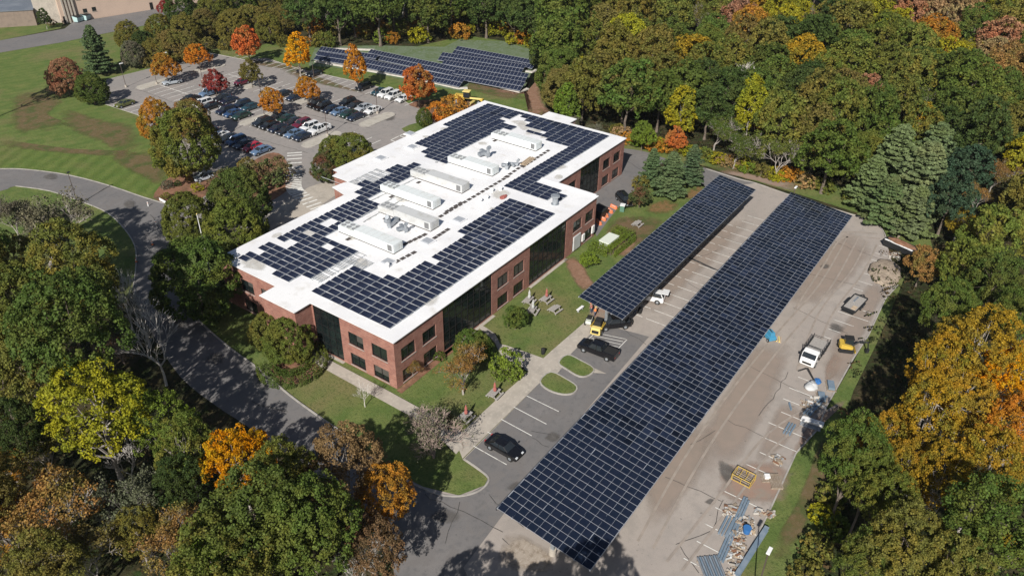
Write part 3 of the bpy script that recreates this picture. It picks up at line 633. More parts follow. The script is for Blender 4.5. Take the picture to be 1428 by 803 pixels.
for q,lb in [((546,275),'dark pad at the left end of the third air handling unit'),((538,305),'dark pad at the left end of the second air handling unit'),((584,255),'dark pad at the left end of the fourth air handling unit'),((690,197),'dark pad at the left end of the farthest air handling unit'),((486,334),'dark pad alone left of the front air handling unit')]: pads(g(*q,RZ),g(*q,RZ),1,lb)
# small ducts, vents, pipes
def vent(px,py,h,r,lab,m='steel',elbow=True):
    x,y=g(px,py,RZ); t=thing('roof_vent',lab,'vent',(x,y,RZ+.06),0,'vents on the roof')
    a=MB(); a.lathe([(r*1.5,0),(r*1.5,.08),(r,.1),(r,h)],(0,0,0),M[m],12); a.obj('pipe',t)
    c=MB(); c.lathe([(r*1.1,h),(r*1.7,h+.05),(r*1.6,h+.3),(r*.6,h+.42)],(0,0,0),M[m],12); c.obj('cap',t)
vent(774,285,1.3,.45,'stubby silver exhaust stack near the middle right edge of the roof')
for i,(px,py) in enumerate([(670,282),(679,278),(686,268),(698,266)]): vent(px,py,.35,.2,'small white roof vent near the red patch, %s from the left'%['first','second','third','fourth'][i],'white')
vent(541,374,.5,.18,'small white vent in front of the front air handling unit','white')
def ductwork(px,py,lab,rz=0,sc=1):
    x,y=g(px,py,RZ); t=thing('roof_duct',lab,'duct',(x,y,RZ+.06),rz,'ductwork on the roof',sc)
    a=MB(); a.box(-1.2,1.2,-.35,.35,.35,1.0,M['steel']); a.box(-.35,.35,.35,1.4,.35,.95,M['steel']); a.obj('duct',t,bevel=.04)
    b=MB(); b.tube((-1,0,1.0),(-1,0,1.9),.3,.3,M['steel'],12); b.tube((-1,0,1.85),(-1.5,0,2.2),.32,.36,M['steel'],12); b.obj('elbow',t)
    c=MB()
    for q in (-1,1): c.box(q-.05,q+.05,-.3,.3,0,.36,M['steel'])
    c.obj('support',t)
ductwork(548,315,'silver duct with upturned elbow between the first and second air handling units',.2); ductwork(563,322,'smaller silver duct beside the front air handling unit',1.2,.8)
ductwork(676,218,'silver upright ducts behind the fifth air handling unit',1.3); ductwork(708,235,'blue grey duct end right of the fifth air handling unit',.4,.8); ductwork(717,232,'small silver duct by the pads right of the fifth air handling unit',2,.6)
lm=MB()
for k in range(5): lm.box(-1.9+.02*k,1.9,-.6+.26*k,-.4+.26*k,0,.1+.05*(k%3),M['palewood'])
x,y=g(736,226,RZ); o=lm.obj('lumber_stack',None,(x,y,RZ+.08),.1); tag(o,'stack of grey boards lying on the roof between the pads','lumber')
rp=MB(); rp.blob((0,0,.12),(.9,.5,.22),M['red'],4); x,y=g(702,276,RZ); o=rp.obj('tarp_heap',None,(x,y,RZ+.08)); tag(o,'small reddish heap of tarpaulin on the roof','tarp')
pp=MB()
for (a,b) in [((505,303),(560,270)),((508,310),(560,280)),((516,282),(590,245))]:
    x0,y0=g(*a,RZ); x1,y1=g(*b,RZ); pp.tube((x0,y0,RZ+.2),(x1,y1,RZ+.2),.06,.06,M['ductgrey'],6)
    for k in range(8): t_=k/7; pp.box(x0+(x1-x0)*t_-.15,x0+(x1-x0)*t_+.15,y0+(y1-y0)*t_-.1,y0+(y1-y0)*t_+.1,RZ+.06,RZ+.16,M['louver'])
o=pp.obj('gas_pipe'); tag(o,'thin grey pipes on blocks running along the left side of the roof','pipe')

# ------------------------------------------------------------------ solar modules
def module_mesh(name, lx, ly, cellm, seam=False, fr=.02):
    """frame tray with glass on top; lx along local x, ly along local y"""
    mb=MB(); mb.box(-lx/2,lx/2,-ly/2,ly/2,-.035,0,M['alu'])
    if seam:
        for s_ in (-1,1): mb.add([(-lx/2+fr,(0 if s_>0 else -ly/2+fr)+ (.012 if s_>0 else 0),.004),(lx/2-fr,(0 if s_>0 else -ly/2+fr)+(.012 if s_>0 else 0),.004),(lx/2-fr,(ly/2-fr if s_>0 else -.012),.004),(-lx/2+fr,(ly/2-fr if s_>0 else -.012),.004)],[(0,1,2,3)],cellm)
    else: mb.add([(-lx/2+fr,-ly/2+fr,.004),(lx/2-fr,-ly/2+fr,.004),(lx/2-fr,ly/2-fr,.004),(-lx/2+fr,ly/2-fr,.004)],[(0,1,2,3)],cellm)
    return mb
def merged(name, mb, mats_, parent):
    V=np.array(mb.v); nv=len(V); vs=[];fs=[];mi=[]
    for k,Mx in enumerate(mats_):
        R_=np.array(Mx); P_=V@R_[:3,:3].T+R_[:3,3]; vs+=P_.tolist(); fs+=[[i+k*nv for i in f] for f in mb.f]; mi+=mb.m
    me=bpy.data.meshes.new(name); me.from_pydata(vs,[],fs)
    for m in mb.mats: me.materials.append(m)
    me.polygons.foreach_set('material_index',mi); me.update(); o=put(name,me,parent); return o
def lay_modules(t, mb, mats_):
    """mats_: matrices in world space; the 100 nearest the camera as parts, the rest as one mass"""
    inv=Matrix.Translation(t.location).inverted(); C_=Vector(CAM)
    mats_=sorted(mats_,key=lambda m_:(m_.translation-C_).length); me=mb.mesh('solar_panel')
    for m_ in mats_[:100]:
        o=bpy.data.objects.new('solar_panel',me); COL.objects.link(o); o.parent=t; o.matrix_local=inv@m_
    if len(mats_)>100:
        o=merged('solar_panel_field',mb,[inv@m_ for m_ in mats_[100:]],t); o['kind']='stuff'
def inpoly(x,y,P):
    c=False; n=len(P)
    for i in range(n):
        (x0,y0),(x1,y1)=P[i],P[i-1]
        if (y0>y)!=(y1>y) and x<(x1-x0)*(y-y0)/(y1-y0)+x0: c=not c
    return c
# roof arrays: landscape modules, long side along Y, tilted 6 deg towards -X
rm_=module_mesh('m',.94,1.665,M['pvroof'],fr=.02); PX,PY=1.168,1.795
T6=Matrix.Rotation(radians(-7),4,'Y')
def roof_array(poly_px, x0, y0, label, holes=(), racks=()):
    P=poly_px; xs=[]; mats_=[]; rails=[]
    for i in range(-60,80):
        for j in range(-30,30):
            x=x0+(i+.5)*PX; y=y0+(j+.5)*PY
            if not(-2<x<74 and .8<y<41.8): continue
            if x>49.2 and y<9: continue
            q=proj(x,y,RZ+.25)
            if not inpoly(q[0],q[1],P): 
                if any(inpoly(q[0],q[1],r_) for r_ in racks): rails.append((x,y))
                continue
            if any(inpoly(q[0],q[1],h_) for h_ in holes): 
                rails.append((x,y)) if random.random()<.0 else None
                continue
            mats_.append(Matrix.Translation((x,y,RZ+.22))@Matrix.Rotation(random.gauss(0,.018),4,'X')@Matrix.Rotation(radians(-7)+random.gauss(0,.02),4,'Y'))
    cx=sum(m_.translation.x for m_ in mats_)/len(mats_); cy=sum(m_.translation.y for m_ in mats_)/len(mats_)
    t=thing('rooftop_solar_array',label,'solar array',(cx,cy,RZ+.065),0,'solar arrays on the office roof')
    lay_modules(t,rm_,mats_)
    rk=MB()
    for x,y in rails:
        for dx in (-.42,-.14,.14,.42):
            if random.random()<.85: rk.box(x-cx+dx-.035,x-cx+dx+.035,y-cy-.84,y-cy+.84,.05,.12,M['louver'] if random.random()<.35 else M['steel'])
        for dy in (-.6,.6): rk.box(x-cx-.5,x-cx+.5,y-cy+dy-.03,y-cy+dy+.03,.0,.06,M['steel'])
    fx=sorted({(round(m_.translation.x,2),round(m_.translation.y,2)) for m_ in mats_})
    for x,y in fx: rk.box(x-cx-.45,x-cx+.5,y-cy-.9,y-cy-.86,.0,.14,M['steel'])
    rk.obj('mounting_rack',t)
roof_array([(432,404),(484.7,371.5),(502,372.5),(549.5,388.5),(594,359.5),(604,366),(609,352.5),(611,353),(666,303),(674,300.5),(706,275.5),(775,297.5),(543,462)],1.55,2.06,'solar array along the front right edge of the white roof, nearest the front corner',
    racks=[[(484,372),(493,362),(525,362),(503,376)]])
roof_array([(333,359),(352,345),(360,352),(366,345),(371,338),(384,345),(393,326),(421,312),(433,308),(498,274.5),(516,276),(530,289.5),(500,308),(454,331),(498,352),(440,389),(426,385),(408,394),(383,380),(374,371)],1.3,2.6,'solar array with gaps on the front left part of the white roof',
    holes=[[(421,322),(430,318),(437,325),(428,331)],[(385,337),(400,334),(411,340),(404,346)],[(443,308),(458,300),(468,309),(455,318)],[(450,345),(458,341),(465,347),(457,352)]],
    racks=[[(385,337),(400,334),(411,340),(404,346)],[(440,312),(458,300),(470,309),(455,320)],[(450,345),(458,341),(465,347),(457,352)],[(438,391),(498,350),(512,353),(470,380),(445,398)],[(404,325),(418,316),(428,322),(412,329)]])
roof_array([(496,268),(510,249.5),(524,252),(554,228.5),(566,233),(577,226),(589,231),(571,248.5),(516,277),(498,275)],1.3+.4,2.6,'narrow solar array by the left edge at the middle of the white roof',
    racks=[[(487,254),(522,234),(556,240),(535,251),(505,256)]])
roof_array([(575,198),(681,145.3),(725,157),(720,166),(703,163.5),(698,168),(717,176),(694,184.5),(632,218),(618,228),(586,217),(594,211),(600,208),(589,205.5),(592,203)],1.1,2.9,'large dense solar array on the back left part of the white roof')
roof_array([(725,156),(851,191),(755,251),(754,254),(786,269),(797,274.5),(786,281),(754,276),(706,261),(760,226),(789,207),(783,202),(775,199),(735,184),(740,180),(729,176),(734,170),(724,171),(730,166)],1.1,2.06,'long solar array bent round the back right corner of the white roof',
    holes=[[(741,181),(750,179),(756,184),(746,187)]])
# ------------------------------------------------------------------ solar carports
cm=module_mesh('m',.915,1.885,M['pv'],True,.016)
def carport(name,label,x0,x1,yl,yr,zl,zr,strips,fascia):
    cx,cy=(x0+x1)/2,(yl+yr)/2; t=thing('solar_carport',label,'solar carport',(cx,cy,0),0,'solar carports over the parking lot')
    w=yl-yr; n=round((x1-x0)/.94); px=(x1-x0)/n; sw=w/strips; ang=math.atan2(zl-zr,w)
    R_=Matrix.Rotation(ang,4,'X'); mats_=[]
    for s_ in range(strips):
        y=yl-(s_+.5)*sw; z=zl-(zl-zr)*(s_+.5)/strips
        for i in range(n): mats_.append(Matrix.Translation((x0+(i+.5)*px,y,z))@R_@Matrix.Rotation(random.gauss(0,.004),4,'X')@Matrix.Rotation(random.gauss(0,.004),4,'Y'))
    # label purlin lines (bright) between strips: real purlins under the module edges, plus edge fascia
    lay_modules(t,cm,mats_)
    pu=MB()
    for s_ in range(strips+1):
        y=yl-s_*sw; z=zl-(zl-zr)*s_/strips-.05
        pu.box(x0-cx,x1-cx,y-cy-.055,y-cy+.055,z-.12,z+.05,M['alu'])
    pu.obj('purlin',t)
    fa=MB()
    y=yl if fascia>0 else yr; z=zl if fascia>0 else zr
    fa.box(x0-cx,x1-cx-5,y-cy+(.04 if fascia>0 else -.14),y-cy+(.14 if fascia>0 else -.04),z-.38,z-.03,M['darksteel']); fa.obj('fascia',t)
    k=int((x1-x0)/8.6)
    for i in range(k+1):
        x=x0+2.2+i*(x1-x0-4.4)/k-cx; bmb=MB()
        bmb.box(x-.12,x+.12,-w/2+.4,w/2-.4,0,.35,M['steel'])
        bb=[(v[0],v[1],v[2]+(zl+zr)/2-.55+v[1]*(zl-zr)/w) for v in bmb.v]; bmb.v=bb; bmb.obj('beam',t)
        c=MB(); c.box(x-.15,x+.15,-.2,.2,.9,(zl+zr)/2-.3,M['steel']); col_=c.obj('column',t)
        f=MB(); f.lathe([(.38,0),(.38,.9),(.0,.9)],(x,0,0),M['walk'],16); f.obj('footing',col_)
carport('c','long solar carport over the right-hand parking rows, six panel columns wide',-11.85,75.8,-24.55,-35.3,5.3,4.1,6,1)
carport('c','shorter solar carport beside the lawn, four panel columns wide',25.6,75.6,-11.25,-18.3,5.0,4.1,4,-1)
# ------------------------------------------------------------------ ground-mounted arrays behind the back lot
fm=module_mesh('m',.985,1.62,M['pvroof'],fr=.025)
def ground_row(pl,pr,label,zlow=.7,tilt=24,shift=0,cols=None):
    a=Vector((*g(*pl,zlow),zlow)); b=Vector((*g(*pr,zlow),zlow)); d=(b-a); L=d.length; d.normalize()
    n=Vector((-d.y,d.x,0));                                    # uphill normal
    if n.x<0: n=-n
    a=a+n*shift; b=b+n*shift; N=round(L/1.0); c=(a+b)/2
    t=thing('ground_solar_rack',label,'solar rack',(c.x,c.y,0),0,'ground-mounted solar racks behind the back parking lot')
    tl=radians(tilt); up_=n*cos(tl)+Vector((0,0,sin(tl))); nr=d.cross(up_); 
    if nr.z<0: nr=-nr
    mats_=[]
    for i in range(N):
        for j in range(2):
            p=a+d*((i+.5)*L/N)+up_*((j+.5)*1.68)
            m_=Matrix((( -d.x,up_.x,nr.x,p.x),(-d.y,up_.y,nr.y,p.y),(-d.z,up_.z,nr.z,p.z),(0,0,0,1))); mats_.append(m_)
    lay_modules(t,fm,mats_)
    k=max(2,int(L/3.5)); inv=Vector((c.x,c.y,0))
    for i in range(k+1):
        p=a+d*(L*(.03+.94*i/k)); pm_=MB(); q=p+up_*2.4
        pm_.tube(tuple(Vector((q.x,q.y,0))-inv),tuple(q-inv-Vector((0,0,.06))),.06,.06,M['steel'],6); q=p+up_*.8
        pm_.tube(tuple(Vector((q.x,q.y,0))-inv),tuple(q-inv-Vector((0,0,.06))),.06,.06,M['steel'],6); pm_.obj('post',t)
    rl=MB()
    for s_ in (.0,1.68,3.36):
        rl.tube(tuple(a+up_*s_-inv-nr*.05),tuple(b+up_*s_-inv-nr*.05),.045,.045,M['alu'],6)
    rl.obj('rail',t)
ground_poly('gravel_bed',GP([(430,92),(440,66),(520,64),(620,66),(640,56),(700,58),(768,78),(772,92),(755,105),(735,128),(700,126),(655,116),(645,128),(600,120),(500,98)]),Z3,M['fabric_ground'])
ground_row((437,83),(487,91),'short ground-mounted solar rack at the left end, front row',shift=0)
ground_row((440,76),(520,88),'ground-mounted solar rack at the left end, second row')
ground_row((487,90.5),(640,121.5),'ground-mounted solar rack in the middle group, front row')
ground_row((508,79.5),(646,109),'ground-mounted solar rack in the middle group, second row')
ground_row((518,72.5),(640,98),'ground-mounted solar rack in the middle group, back row') if False else None
ground_row((628,109),(725,127),'ground-mounted solar rack in the right group, front row')
ground_row((612,95),(731,115),'ground-mounted solar rack in the right group, second row')
ground_row((610,84),(727,102),'ground-mounted solar rack in the right group, third row')
ground_row((630,75),(742,96),'ground-mounted solar rack in the right group, back row')
wl=MB()
def kerbwall(pts,lab):
    P=GP(pts); o=ribbon('ballast_wall',P,.9,0,M['conc_white'],.35); del o['kind']; tag(o,lab,'low wall')
kerbwall([(440,87),(487,95),(590,113),(640,124.5),(652,124)],'long low pale wall under the front edge of the middle ground-mounted panels')
kerbwall([(646,111.5),(725,129.5),(736,125)],'low pale wall under the front edge of the right ground-mounted panels')
kerbwall([(726,99),(742,102),(748,99)],'short pale wall at the right end of the back ground-mounted row')
kerbwall([(462,69),(522,71)],'low white wall behind the left ground-mounted panels')
# ------------------------------------------------------------------ vehicles (nose towards +X)
def ring(x, hw, z0, z1, tuck=.06, crown=.0):
    h=z1-z0
    return [(x,-hw*.90,z0),(x,-hw*.985,z0+.10),(x,-hw,z0+h*.45),(x,-hw*.985,z1-.14),(x,-hw*.93,z1-.02),(x,-hw*.5,z1+crown),(x,hw*.5,z1+crown),(x,hw*.93,z1-.02),(x,hw*.985,z1-.14),(x,hw,z0+h*.45),(x,hw*.985,z0+.10),(x,hw*.90,z0)]
def cabin_ring(x, hw, z0, z1, t):
    return [(x,-hw,z0),(x,-hw+t*.55,z0+(z1-z0)*.6),(x,-hw+t,z1-.03),(x,-hw*.45,z1),(x,hw*.45,z1),(x,hw-t,z1-.03),(x,hw-t*.55,z0+(z1-z0)*.6),(x,hw,z0)]
CARSPEC={ # L, hw, body stations (x,zdeck), cabin (x0 windshield base, x1 roof front, x2 roof rear, x3 rear base), roof z
 'sedan':(4.7,.90,[(-2.35,.78),(-2.2,.98),(-1.3,1.02),(.9,.98),(1.9,.86),(2.25,.74),(2.35,.6)],(1.05,.35,-.95,-1.75),1.43),
 'suv':(4.7,.94,[(-2.35,.9),(-2.25,1.12),(-1.3,1.14),(.9,1.1),(1.9,1.0),(2.25,.88),(2.35,.7)],(1.15,.5,-1.85,-2.25),1.72),
 'hatch':(4.2,.88,[(-2.1,.8),(-2.02,1.05),(-1.2,1.04),(.8,1.0),(1.7,.88),(2.0,.76),(2.1,.6)],(1.1,.4,-1.25,-1.95),1.5),
 'pickup':(5.7,.98,[(-2.85,.95),(-2.8,1.2),(-1.0,1.2),(.9,1.15),(2.2,1.1),(2.7,1.0),(2.85,.75)],(1.25,.7,-.75,-1.0),1.85)}
def wheel_mb(r=.34,w=.22):
    q=MB(); q.tube((0,-w/2,0),(0,w/2,0),r,r,M['black'],16)
    for s_ in (-1,1): q.tube((0,s_*w/2,0),(0,s_*(w/2+.012),0),r*.62,r*.55,M['steel'],12)
    return q
WM=wheel_mb().mesh('wheel'); _vc={}
def vehicle(kind,color,label,loc,rz,group=None,category='car',open_hatch=False,name='parked_car'):
    key=(kind,color,open_hatch)
    if key in _vc: return copy_tree(_vc[key],None,loc,rz,label) if group is None else _grp(copy_tree(_vc[key],None,loc,rz,label),group)
    L,hw,st,cb,rz_=CARSPEC[kind]; pm_=M['car_'+color]
    t=thing(name,label,category,loc,rz,group)
    b=MB(); rs=[]
    for i,(x,z) in enumerate(st):
        k=.90 if i in (0,len(st)-1) else (.96 if i==len(st)-2 else 1)
        rs.append(ring(x,hw*k,.42 if i in (0,len(st)-1) else .28,z))
    b.loft(rs,pm_)
    if kind=='pickup':   # bed well
        b.box(-2.7,-1.05,-hw*.8,hw*.8,1.195,1.205,M['black'])
        for s_ in (-1,1): b.box(-2.75,-1.02,s_*hw*.9-.06,s_*hw*.9+.06,1.15,1.30,pm_)
        b.box(-2.82,-2.72,-hw*.9,hw*.9,1.1,1.30,pm_)
    for sx in (-1,1):    # dark wheel arches
        for s_ in (-1,1): b.tube((sx*L*.31,s_*(hw-.02),.36),(sx*L*.31,s_*(hw+.004),.36),.43,.43,M['black'],14)
    b.box(L/2-.02,L/2+.01,-hw*.55,hw*.55,.45,.68,M['black']); b.obj('body',t,smooth=False,bevel=.03)
    x0,x1,x2,x3=cb; zb=max(z for x,z in st)-.04; c=MB()
    t_=.20
    c.loft([cabin_ring(x0,hw*.86,zb-.06,zb+.02,.02),cabin_ring(x1,hw*.9,zb,rz_-.03,t_),cabin_ring(x2,hw*.9,zb,rz_-.03,t_),cabin_ring(x3,hw*.86,zb-.04,zb+.06,.02)],M['carglass']); 
    c.obj('windows',t)
    r=MB(); a=hw*.9-t_
    r.loft([[(x1+.05,-a,rz_-.05),(x1+.05,-a*.5,rz_-.01),(x1+.05,a*.5,rz_-.01),(x1+.05,a,rz_-.05),(x1+.05,0,rz_-.1)],[(x2-.02,-a,rz_-.05),(x2-.02,-a*.5,rz_-.01),(x2-.02,a*.5,rz_-.01),(x2-.02,a,rz_-.05),(x2-.02,0,rz_-.1)]],pm_)
    v=[(x,y,z+.035) for x,y,z in r.v]; r.v=v
    for s_ in (-1,1):   # pillars
        r.tube((x0-.05,s_*hw*.84,zb),(x1,s_*(a+.0),rz_-.04),.045,.045,pm_,5); r.tube(((x1+x2)/2,s_*hw*.9,zb),((x1+x2)/2,s_*(a+.01),rz_-.03),.05,.05,pm_,5)
        r.tube((x3+.05,s_*hw*.84,zb),(x2,s_*(a+.0),rz_-.04),.07,.07,pm_,5)
    r.obj('roof',t)
    for sx in (-1,1):
        for s_ in (-1,1): put('wheel',WM,t,(sx*L*.31,s_*(hw-.1),.34))
    for s_ in (-1,1):
        h=MB(); h.box(L/2-.22,L/2-.01,s_*hw*.62-.17,s_*hw*.62+.17,.62,.78,M['lamp']); h.obj('headlight',t,bevel=.03)
        h=MB(); h.box(-L/2-.012,-L/2+.14,s_*hw*.68-.14,s_*hw*.68+.14,.72,.92,M['tail']); h.obj('tail_light',t,bevel=.02)
        h=MB(); h.box(x0-.25,x0-.05,s_*(hw+.1)-.09,s_*(hw+.1)+.09,zb+.0,zb+.16,pm_); h.obj('wing_mirror',t,bevel=.02)
    if open_hatch:
        h=MB(); h.box(-2.9,-1.9,-.75,.75,1.85,1.93,pm_); h.obj('open_tailgate',t,bevel=.03)
    _vc[key]=t; return t
def _grp(o,g_): o['group']=g_; return o
for n,c in dict(navy=(.012,.020,.042),dark=(.018,.022,.028),black=(.008,.008,.010),white=(.75,.76,.76),silver=(.38,.42,.46),bluegrey=(.12,.19,.30),blue=(.03,.07,.16),red=(.45,.02,.04),maroon=(.14,.015,.035),green=(.015,.045,.035),teal=(.02,.06,.08),olive=(.11,.12,.03)).items(): paint(n,c)
CN=dict(navy='navy blue',dark='dark grey',black='black',white='white',silver='silver grey',bluegrey='steel blue',blue='mid blue',red='bright red',maroon='maroon',green='dark green',teal='dark teal',olive='olive green')
ORD=['first','second','third','fourth','fifth','sixth','seventh','eighth','ninth','tenth']
G_CAR='cars parked in the back lot'
def row(x,specs,desc,rz=pi):
    for i,(y,kind,col) in enumerate(specs):
        kn={'suv':'SUV','hatch':'hatchback','sedan':'sedan','pickup':'pickup'}[kind]
        vehicle(kind,col,f'{CN[col]} {kn}, {ORD[i]} from the left {desc}',(x+random.uniform(-.2,.2),y,Z2),rz+random.uniform(-.03,.03),G_CAR)
row(38.6,[(90.5,'sedan','navy'),(86.4,'sedan','white'),(83.8,'sedan','dark'),(81.1,'suv','blue'),(78.4,'sedan','navy'),(75.8,'hatch','red'),(73.1,'sedan','bluegrey')],'in the nearest row beside the large tree')
row(48.7,[(110.8,'sedan','black'),(105.6,'suv','white'),(102.7,'sedan','black'),(97.6,'suv','navy'),(94.9,'sedan','blue'),(92.2,'sedan','green')],'in the row before the orange island tree')
row(53.6,[(110.6,'suv','bluegrey'),(105.2,'sedan','dark'),(102.6,'sedan','navy'),(97.8,'suv','navy'),(95.0,'sedan','teal')],'in the row beside the crimson island tree')
row(48.8,[(85.2,'suv','dark'),(82.6,'sedan','black'),(79.8,'sedan','navy'),(77.2,'sedan','dark'),(74.6,'sedan','bluegrey'),(71.9,'sedan','navy')],'in the front row by the pale oval island')
row(53.6,[(85.3,'sedan','dark'),(82.7,'sedan','green'),(80.0,'sedan','dark'),(77.4,'suv','maroon'),(74.7,'suv','white'),(71.9,'pickup','white')],'in the second row by the pale oval island')
row(64.2,[(96,'sedan','dark'),(91.9,'sedan','navy'),(84.4,'suv','black'),(81.8,'suv','black'),(79.1,'sedan','navy'),(76.5,'sedan','bluegrey'),(73.8,'sedan','green'),(71.1,'sedan','navy')],'in the row before the far pale island')
row(69.3,[(79.2,'suv','black'),(76.5,'sedan','dark'),(73.9,'sedan','silver'),(71.0,'sedan','white')],'in the row touching the far pale island')
row(79.6,[(101.6,'sedan','black'),(84.0,'suv','black'),(78.6,'sedan','teal'),(76.2,'suv','white'),(73.8,'suv','white'),(70.6,'sedan','white')],'in the farthest row below the ground-mounted panels')
def single(kind,col,px,py,label,rz=pi,z=Z2,grp=G_CAR,**k): x,y=g(px,py,.5); return vehicle(kind,col,label,(x,y,z),rz,grp,**k)
single('sedan','olive',173.6,145.5,'olive green sedan alone at the left edge of the back lot',pi+.05)
single('sedan','silver',240,115,'silver sedan alone beside the leftmost orange island tree',pi-.3)
single('hatch','maroon',337,115.6,'dark maroon hatchback under the olive green island tree')
single('sedan','silver',288,247,'pale blue car half hidden under the large green tree by the planting bed',pi-.4)
single('suv','black',871,280,'black SUV under the red shrub tree beside the service road',-2.2,Z2,None)
single('sedan','black',703,625.5,'black sedan parked alone on the marked stalls by the walk',-pi/2-.03,Z4+.01,None)
single('pickup','black',834,489,'black pickup truck with rusty tailgate in the bay beside the grass islands',pi/2+.05,Z4+.01,None)
single('suv','black',856,452,'black SUV half under the end of the short solar carport',pi-.75,Z4,None)
single('suv','white',905,414,'white SUV with its tailgate open beside the short solar carport',pi/2+.25,Z3+.01,None,open_hatch=True)
# white flatbed truck, facing the camera (-X)
def flatbed():
    x,y=g(1135,492,.8); t=thing('flatbed_truck','white cab flatbed truck with open rack bed standing on the tan lot','truck',(x,y,Z3),pi-.02)
    c=MB(); c.loft([ring(1.0,1.0,.5,2.0),ring(1.35,1.02,.45,2.15),ring(2.3,1.02,.45,2.1),ring(2.75,1.0,.45,1.5),ring(3.0,.95,.5,1.25)],M['white']); c.obj('cab',t,bevel=.03)
    w=MB(); w.add([(2.32,-.88,2.06),(2.32,.88,2.06),(2.78,.9,1.5),(2.78,-.9,1.5)],[(0,3,2,1)],M['carglass'])
    for s_ in (-1,1): w.add([(1.3,s_*1.03,1.35),(2.35,s_*1.03,1.35),(2.25,s_*1.0,1.95),(1.35,s_*1.0,1.95)],[(0,1,2,3)],M['carglass'])
    w.v=[(a+(.02 if abs(b)<.95 else 0),b,z_+.03*(abs(b)<.95)) for a,b,z_ in w.v]; w.obj('windows',t)
    g_=MB(); g_.box(2.98,3.04,-.6,.6,.72,1.02,M['black']); g_.obj('grille',t)
    b=MB(); b.box(-3.2,.9,-1.15,1.15,.95,1.05,M['greywood']); b.box(-3.2,.9,-1.18,-1.1,.9,1.12,M['darksteel']); b.box(-3.2,.9,1.1,1.18,.9,1.12,M['darksteel']); b.obj('bed',t)
    r=MB()
    for s_ in (-1,1):
        for k in range(6): r.tube((-3.1+k*.78,s_*1.14,1.05),(-3.1+k*.78,s_*1.14,1.75),.035,.035,M['darksteel'],6)
        r.tube((-3.1,s_*1.14,1.75),(.8,s_*1.14,1.75),.035,.035,M['darksteel'],6); r.tube((-3.1,s_*1.14,1.4),(.8,s_*1.14,1.4),.03,.03,M['darksteel'],6)
    r.tube((.85,-1.14,1.05),(.85,-1.14,2.3),.05,.05,M['darksteel']); r.tube((.85,1.14,1.05),(.85,1.14,2.3),.05,.05,M['darksteel']); r.tube((.85,-1.14,2.3),(.85,1.14,2.3),.05,.05,M['darksteel'])
    r.tube((-3.15,-1.14,1.5),(-3.15,.2,1.5),.035,.035,M['darksteel']); r.obj('side_rack',t)
    for X in (2.1,-1.6,-2.5):
        for s_ in (-1,1): put('wheel',WM,t,(X,s_*.92,.42),scale=1.2)
    for s_ in (-1,1):
        h=MB(); h.box(2.92,3.02,s_*.75-.13,s_*.75+.13,.85,1.05,M['lamp']); h.obj('headlight',t)
        h=MB(); h.box(1.95,2.15,s_*1.2-.1,s_*1.2+.1,1.4,1.75,M['black']); h.obj('wing_mirror',t)
flatbed()
x,y=g(1192,424,.4); t=thing('equipment_trailer','empty dark-framed trailer with grey plank deck on the tan lot','trailer',(x,y,Z3),-.12)
t.scale=(1.0,.82,.8)
d=MB(); d.box(-2.3,2.3,-1.15,1.15,.55,.63,M['greywood']); d.obj('deck',t)
f=MB()
for s_ in (-1,1): f.box(-2.4,2.4,s_*1.2-.06,s_*1.2+.06,.45,.75,M['darksteel']); f.box(-.9,.9,s_*1.42-.18,s_*1.42+.18,.74,.80,M['darksteel'])
for X in (-2.4,2.35): f.box(X-.05,X+.05,-1.2,1.2,.45,.9,M['darksteel'])
f.box(-2.9,-2.4,-1.1,1.1,.35,.42,M['darksteel']); f.tube((2.4,-.9,.5),(3.5,0,.45),.06,.06,M['darksteel']); f.tube((2.4,.9,.5),(3.5,0,.45),.06,.06,M['darksteel']); f.obj('frame',t)
for X in (-.45,.45):
    for s_ in (-1,1): put('wheel',WM,t,(X,s_*1.38,.36))
lj=MB(); lj.box(-1.9,-.8,-.9,-.1,.64,.7,M['palewood']); lj.box(.2,1.9,.2,.5,.64,.78,M['steel']); lj.obj('loose_boards',t)
# mini excavator
x,y=g(1180,482,.8); t=thing('mini_excavator','yellow and black tracked excavator at the edge of the tree shade','excavator',(x,y,Z3),-1.15); t.scale=(.85,.85,.85)
def track(cx_,sy):
    m_=MB(); pts=[]; 
    for i in range(10): a=-pi/2+pi*i/9; pts.append((.9+.3*cos(a),.32+.3*sin(a)))
    for i in range(10): a=pi/2+pi*i/9; pts.append((-.9+.3*cos(a),.32+.3*sin(a)))
    m_.loft([[(px_,sy-.2,pz) for px_,pz in pts],[(px_,sy+.2,pz) for px_,pz in pts]],M['black']); return m_
for s_ in (-.75,.75): track(0,s_).obj('track',t,bevel=.02)
h=MB(); h.loft([[(-1.2+.3*abs(q),y_,.75) for q,y_ in ((1,-.9),(.2,-.5),(.2,.5),(1,.9))]+[(.9,.9,.75),(.9,-.9,.75)],[(-1.2+.3*abs(q),y_,1.6) for q,y_ in ((1,-.9),(.2,-.5),(.2,.5),(1,.9))]+[(.9,.9,1.25),(.9,-.9,1.25)]],M['yellow']); h.obj('house',t,bevel=.06)
h=MB(); h.box(-.4,.95,-.35,.85,1.3,2.3,M['carglass'],taper=.06); h.obj('cab',t,bevel=.04); h=MB(); h.box(-.45,1.0,-.4,.9,2.3,2.4,M['black']); h.obj('cab_roof',t,bevel=.03)
h=MB(); h.tube((.8,-.3,1.2),(1.8,-.3,2.3),.15,.13,M['darksteel']); h.tube((1.8,-.3,2.3),(3.0,-.3,2.2),.13,.12,M['darksteel']); h.tube((3.0,-.3,2.35),(3.3,-.3,.9),.11,.09,M['black']); h.obj('boom',t)
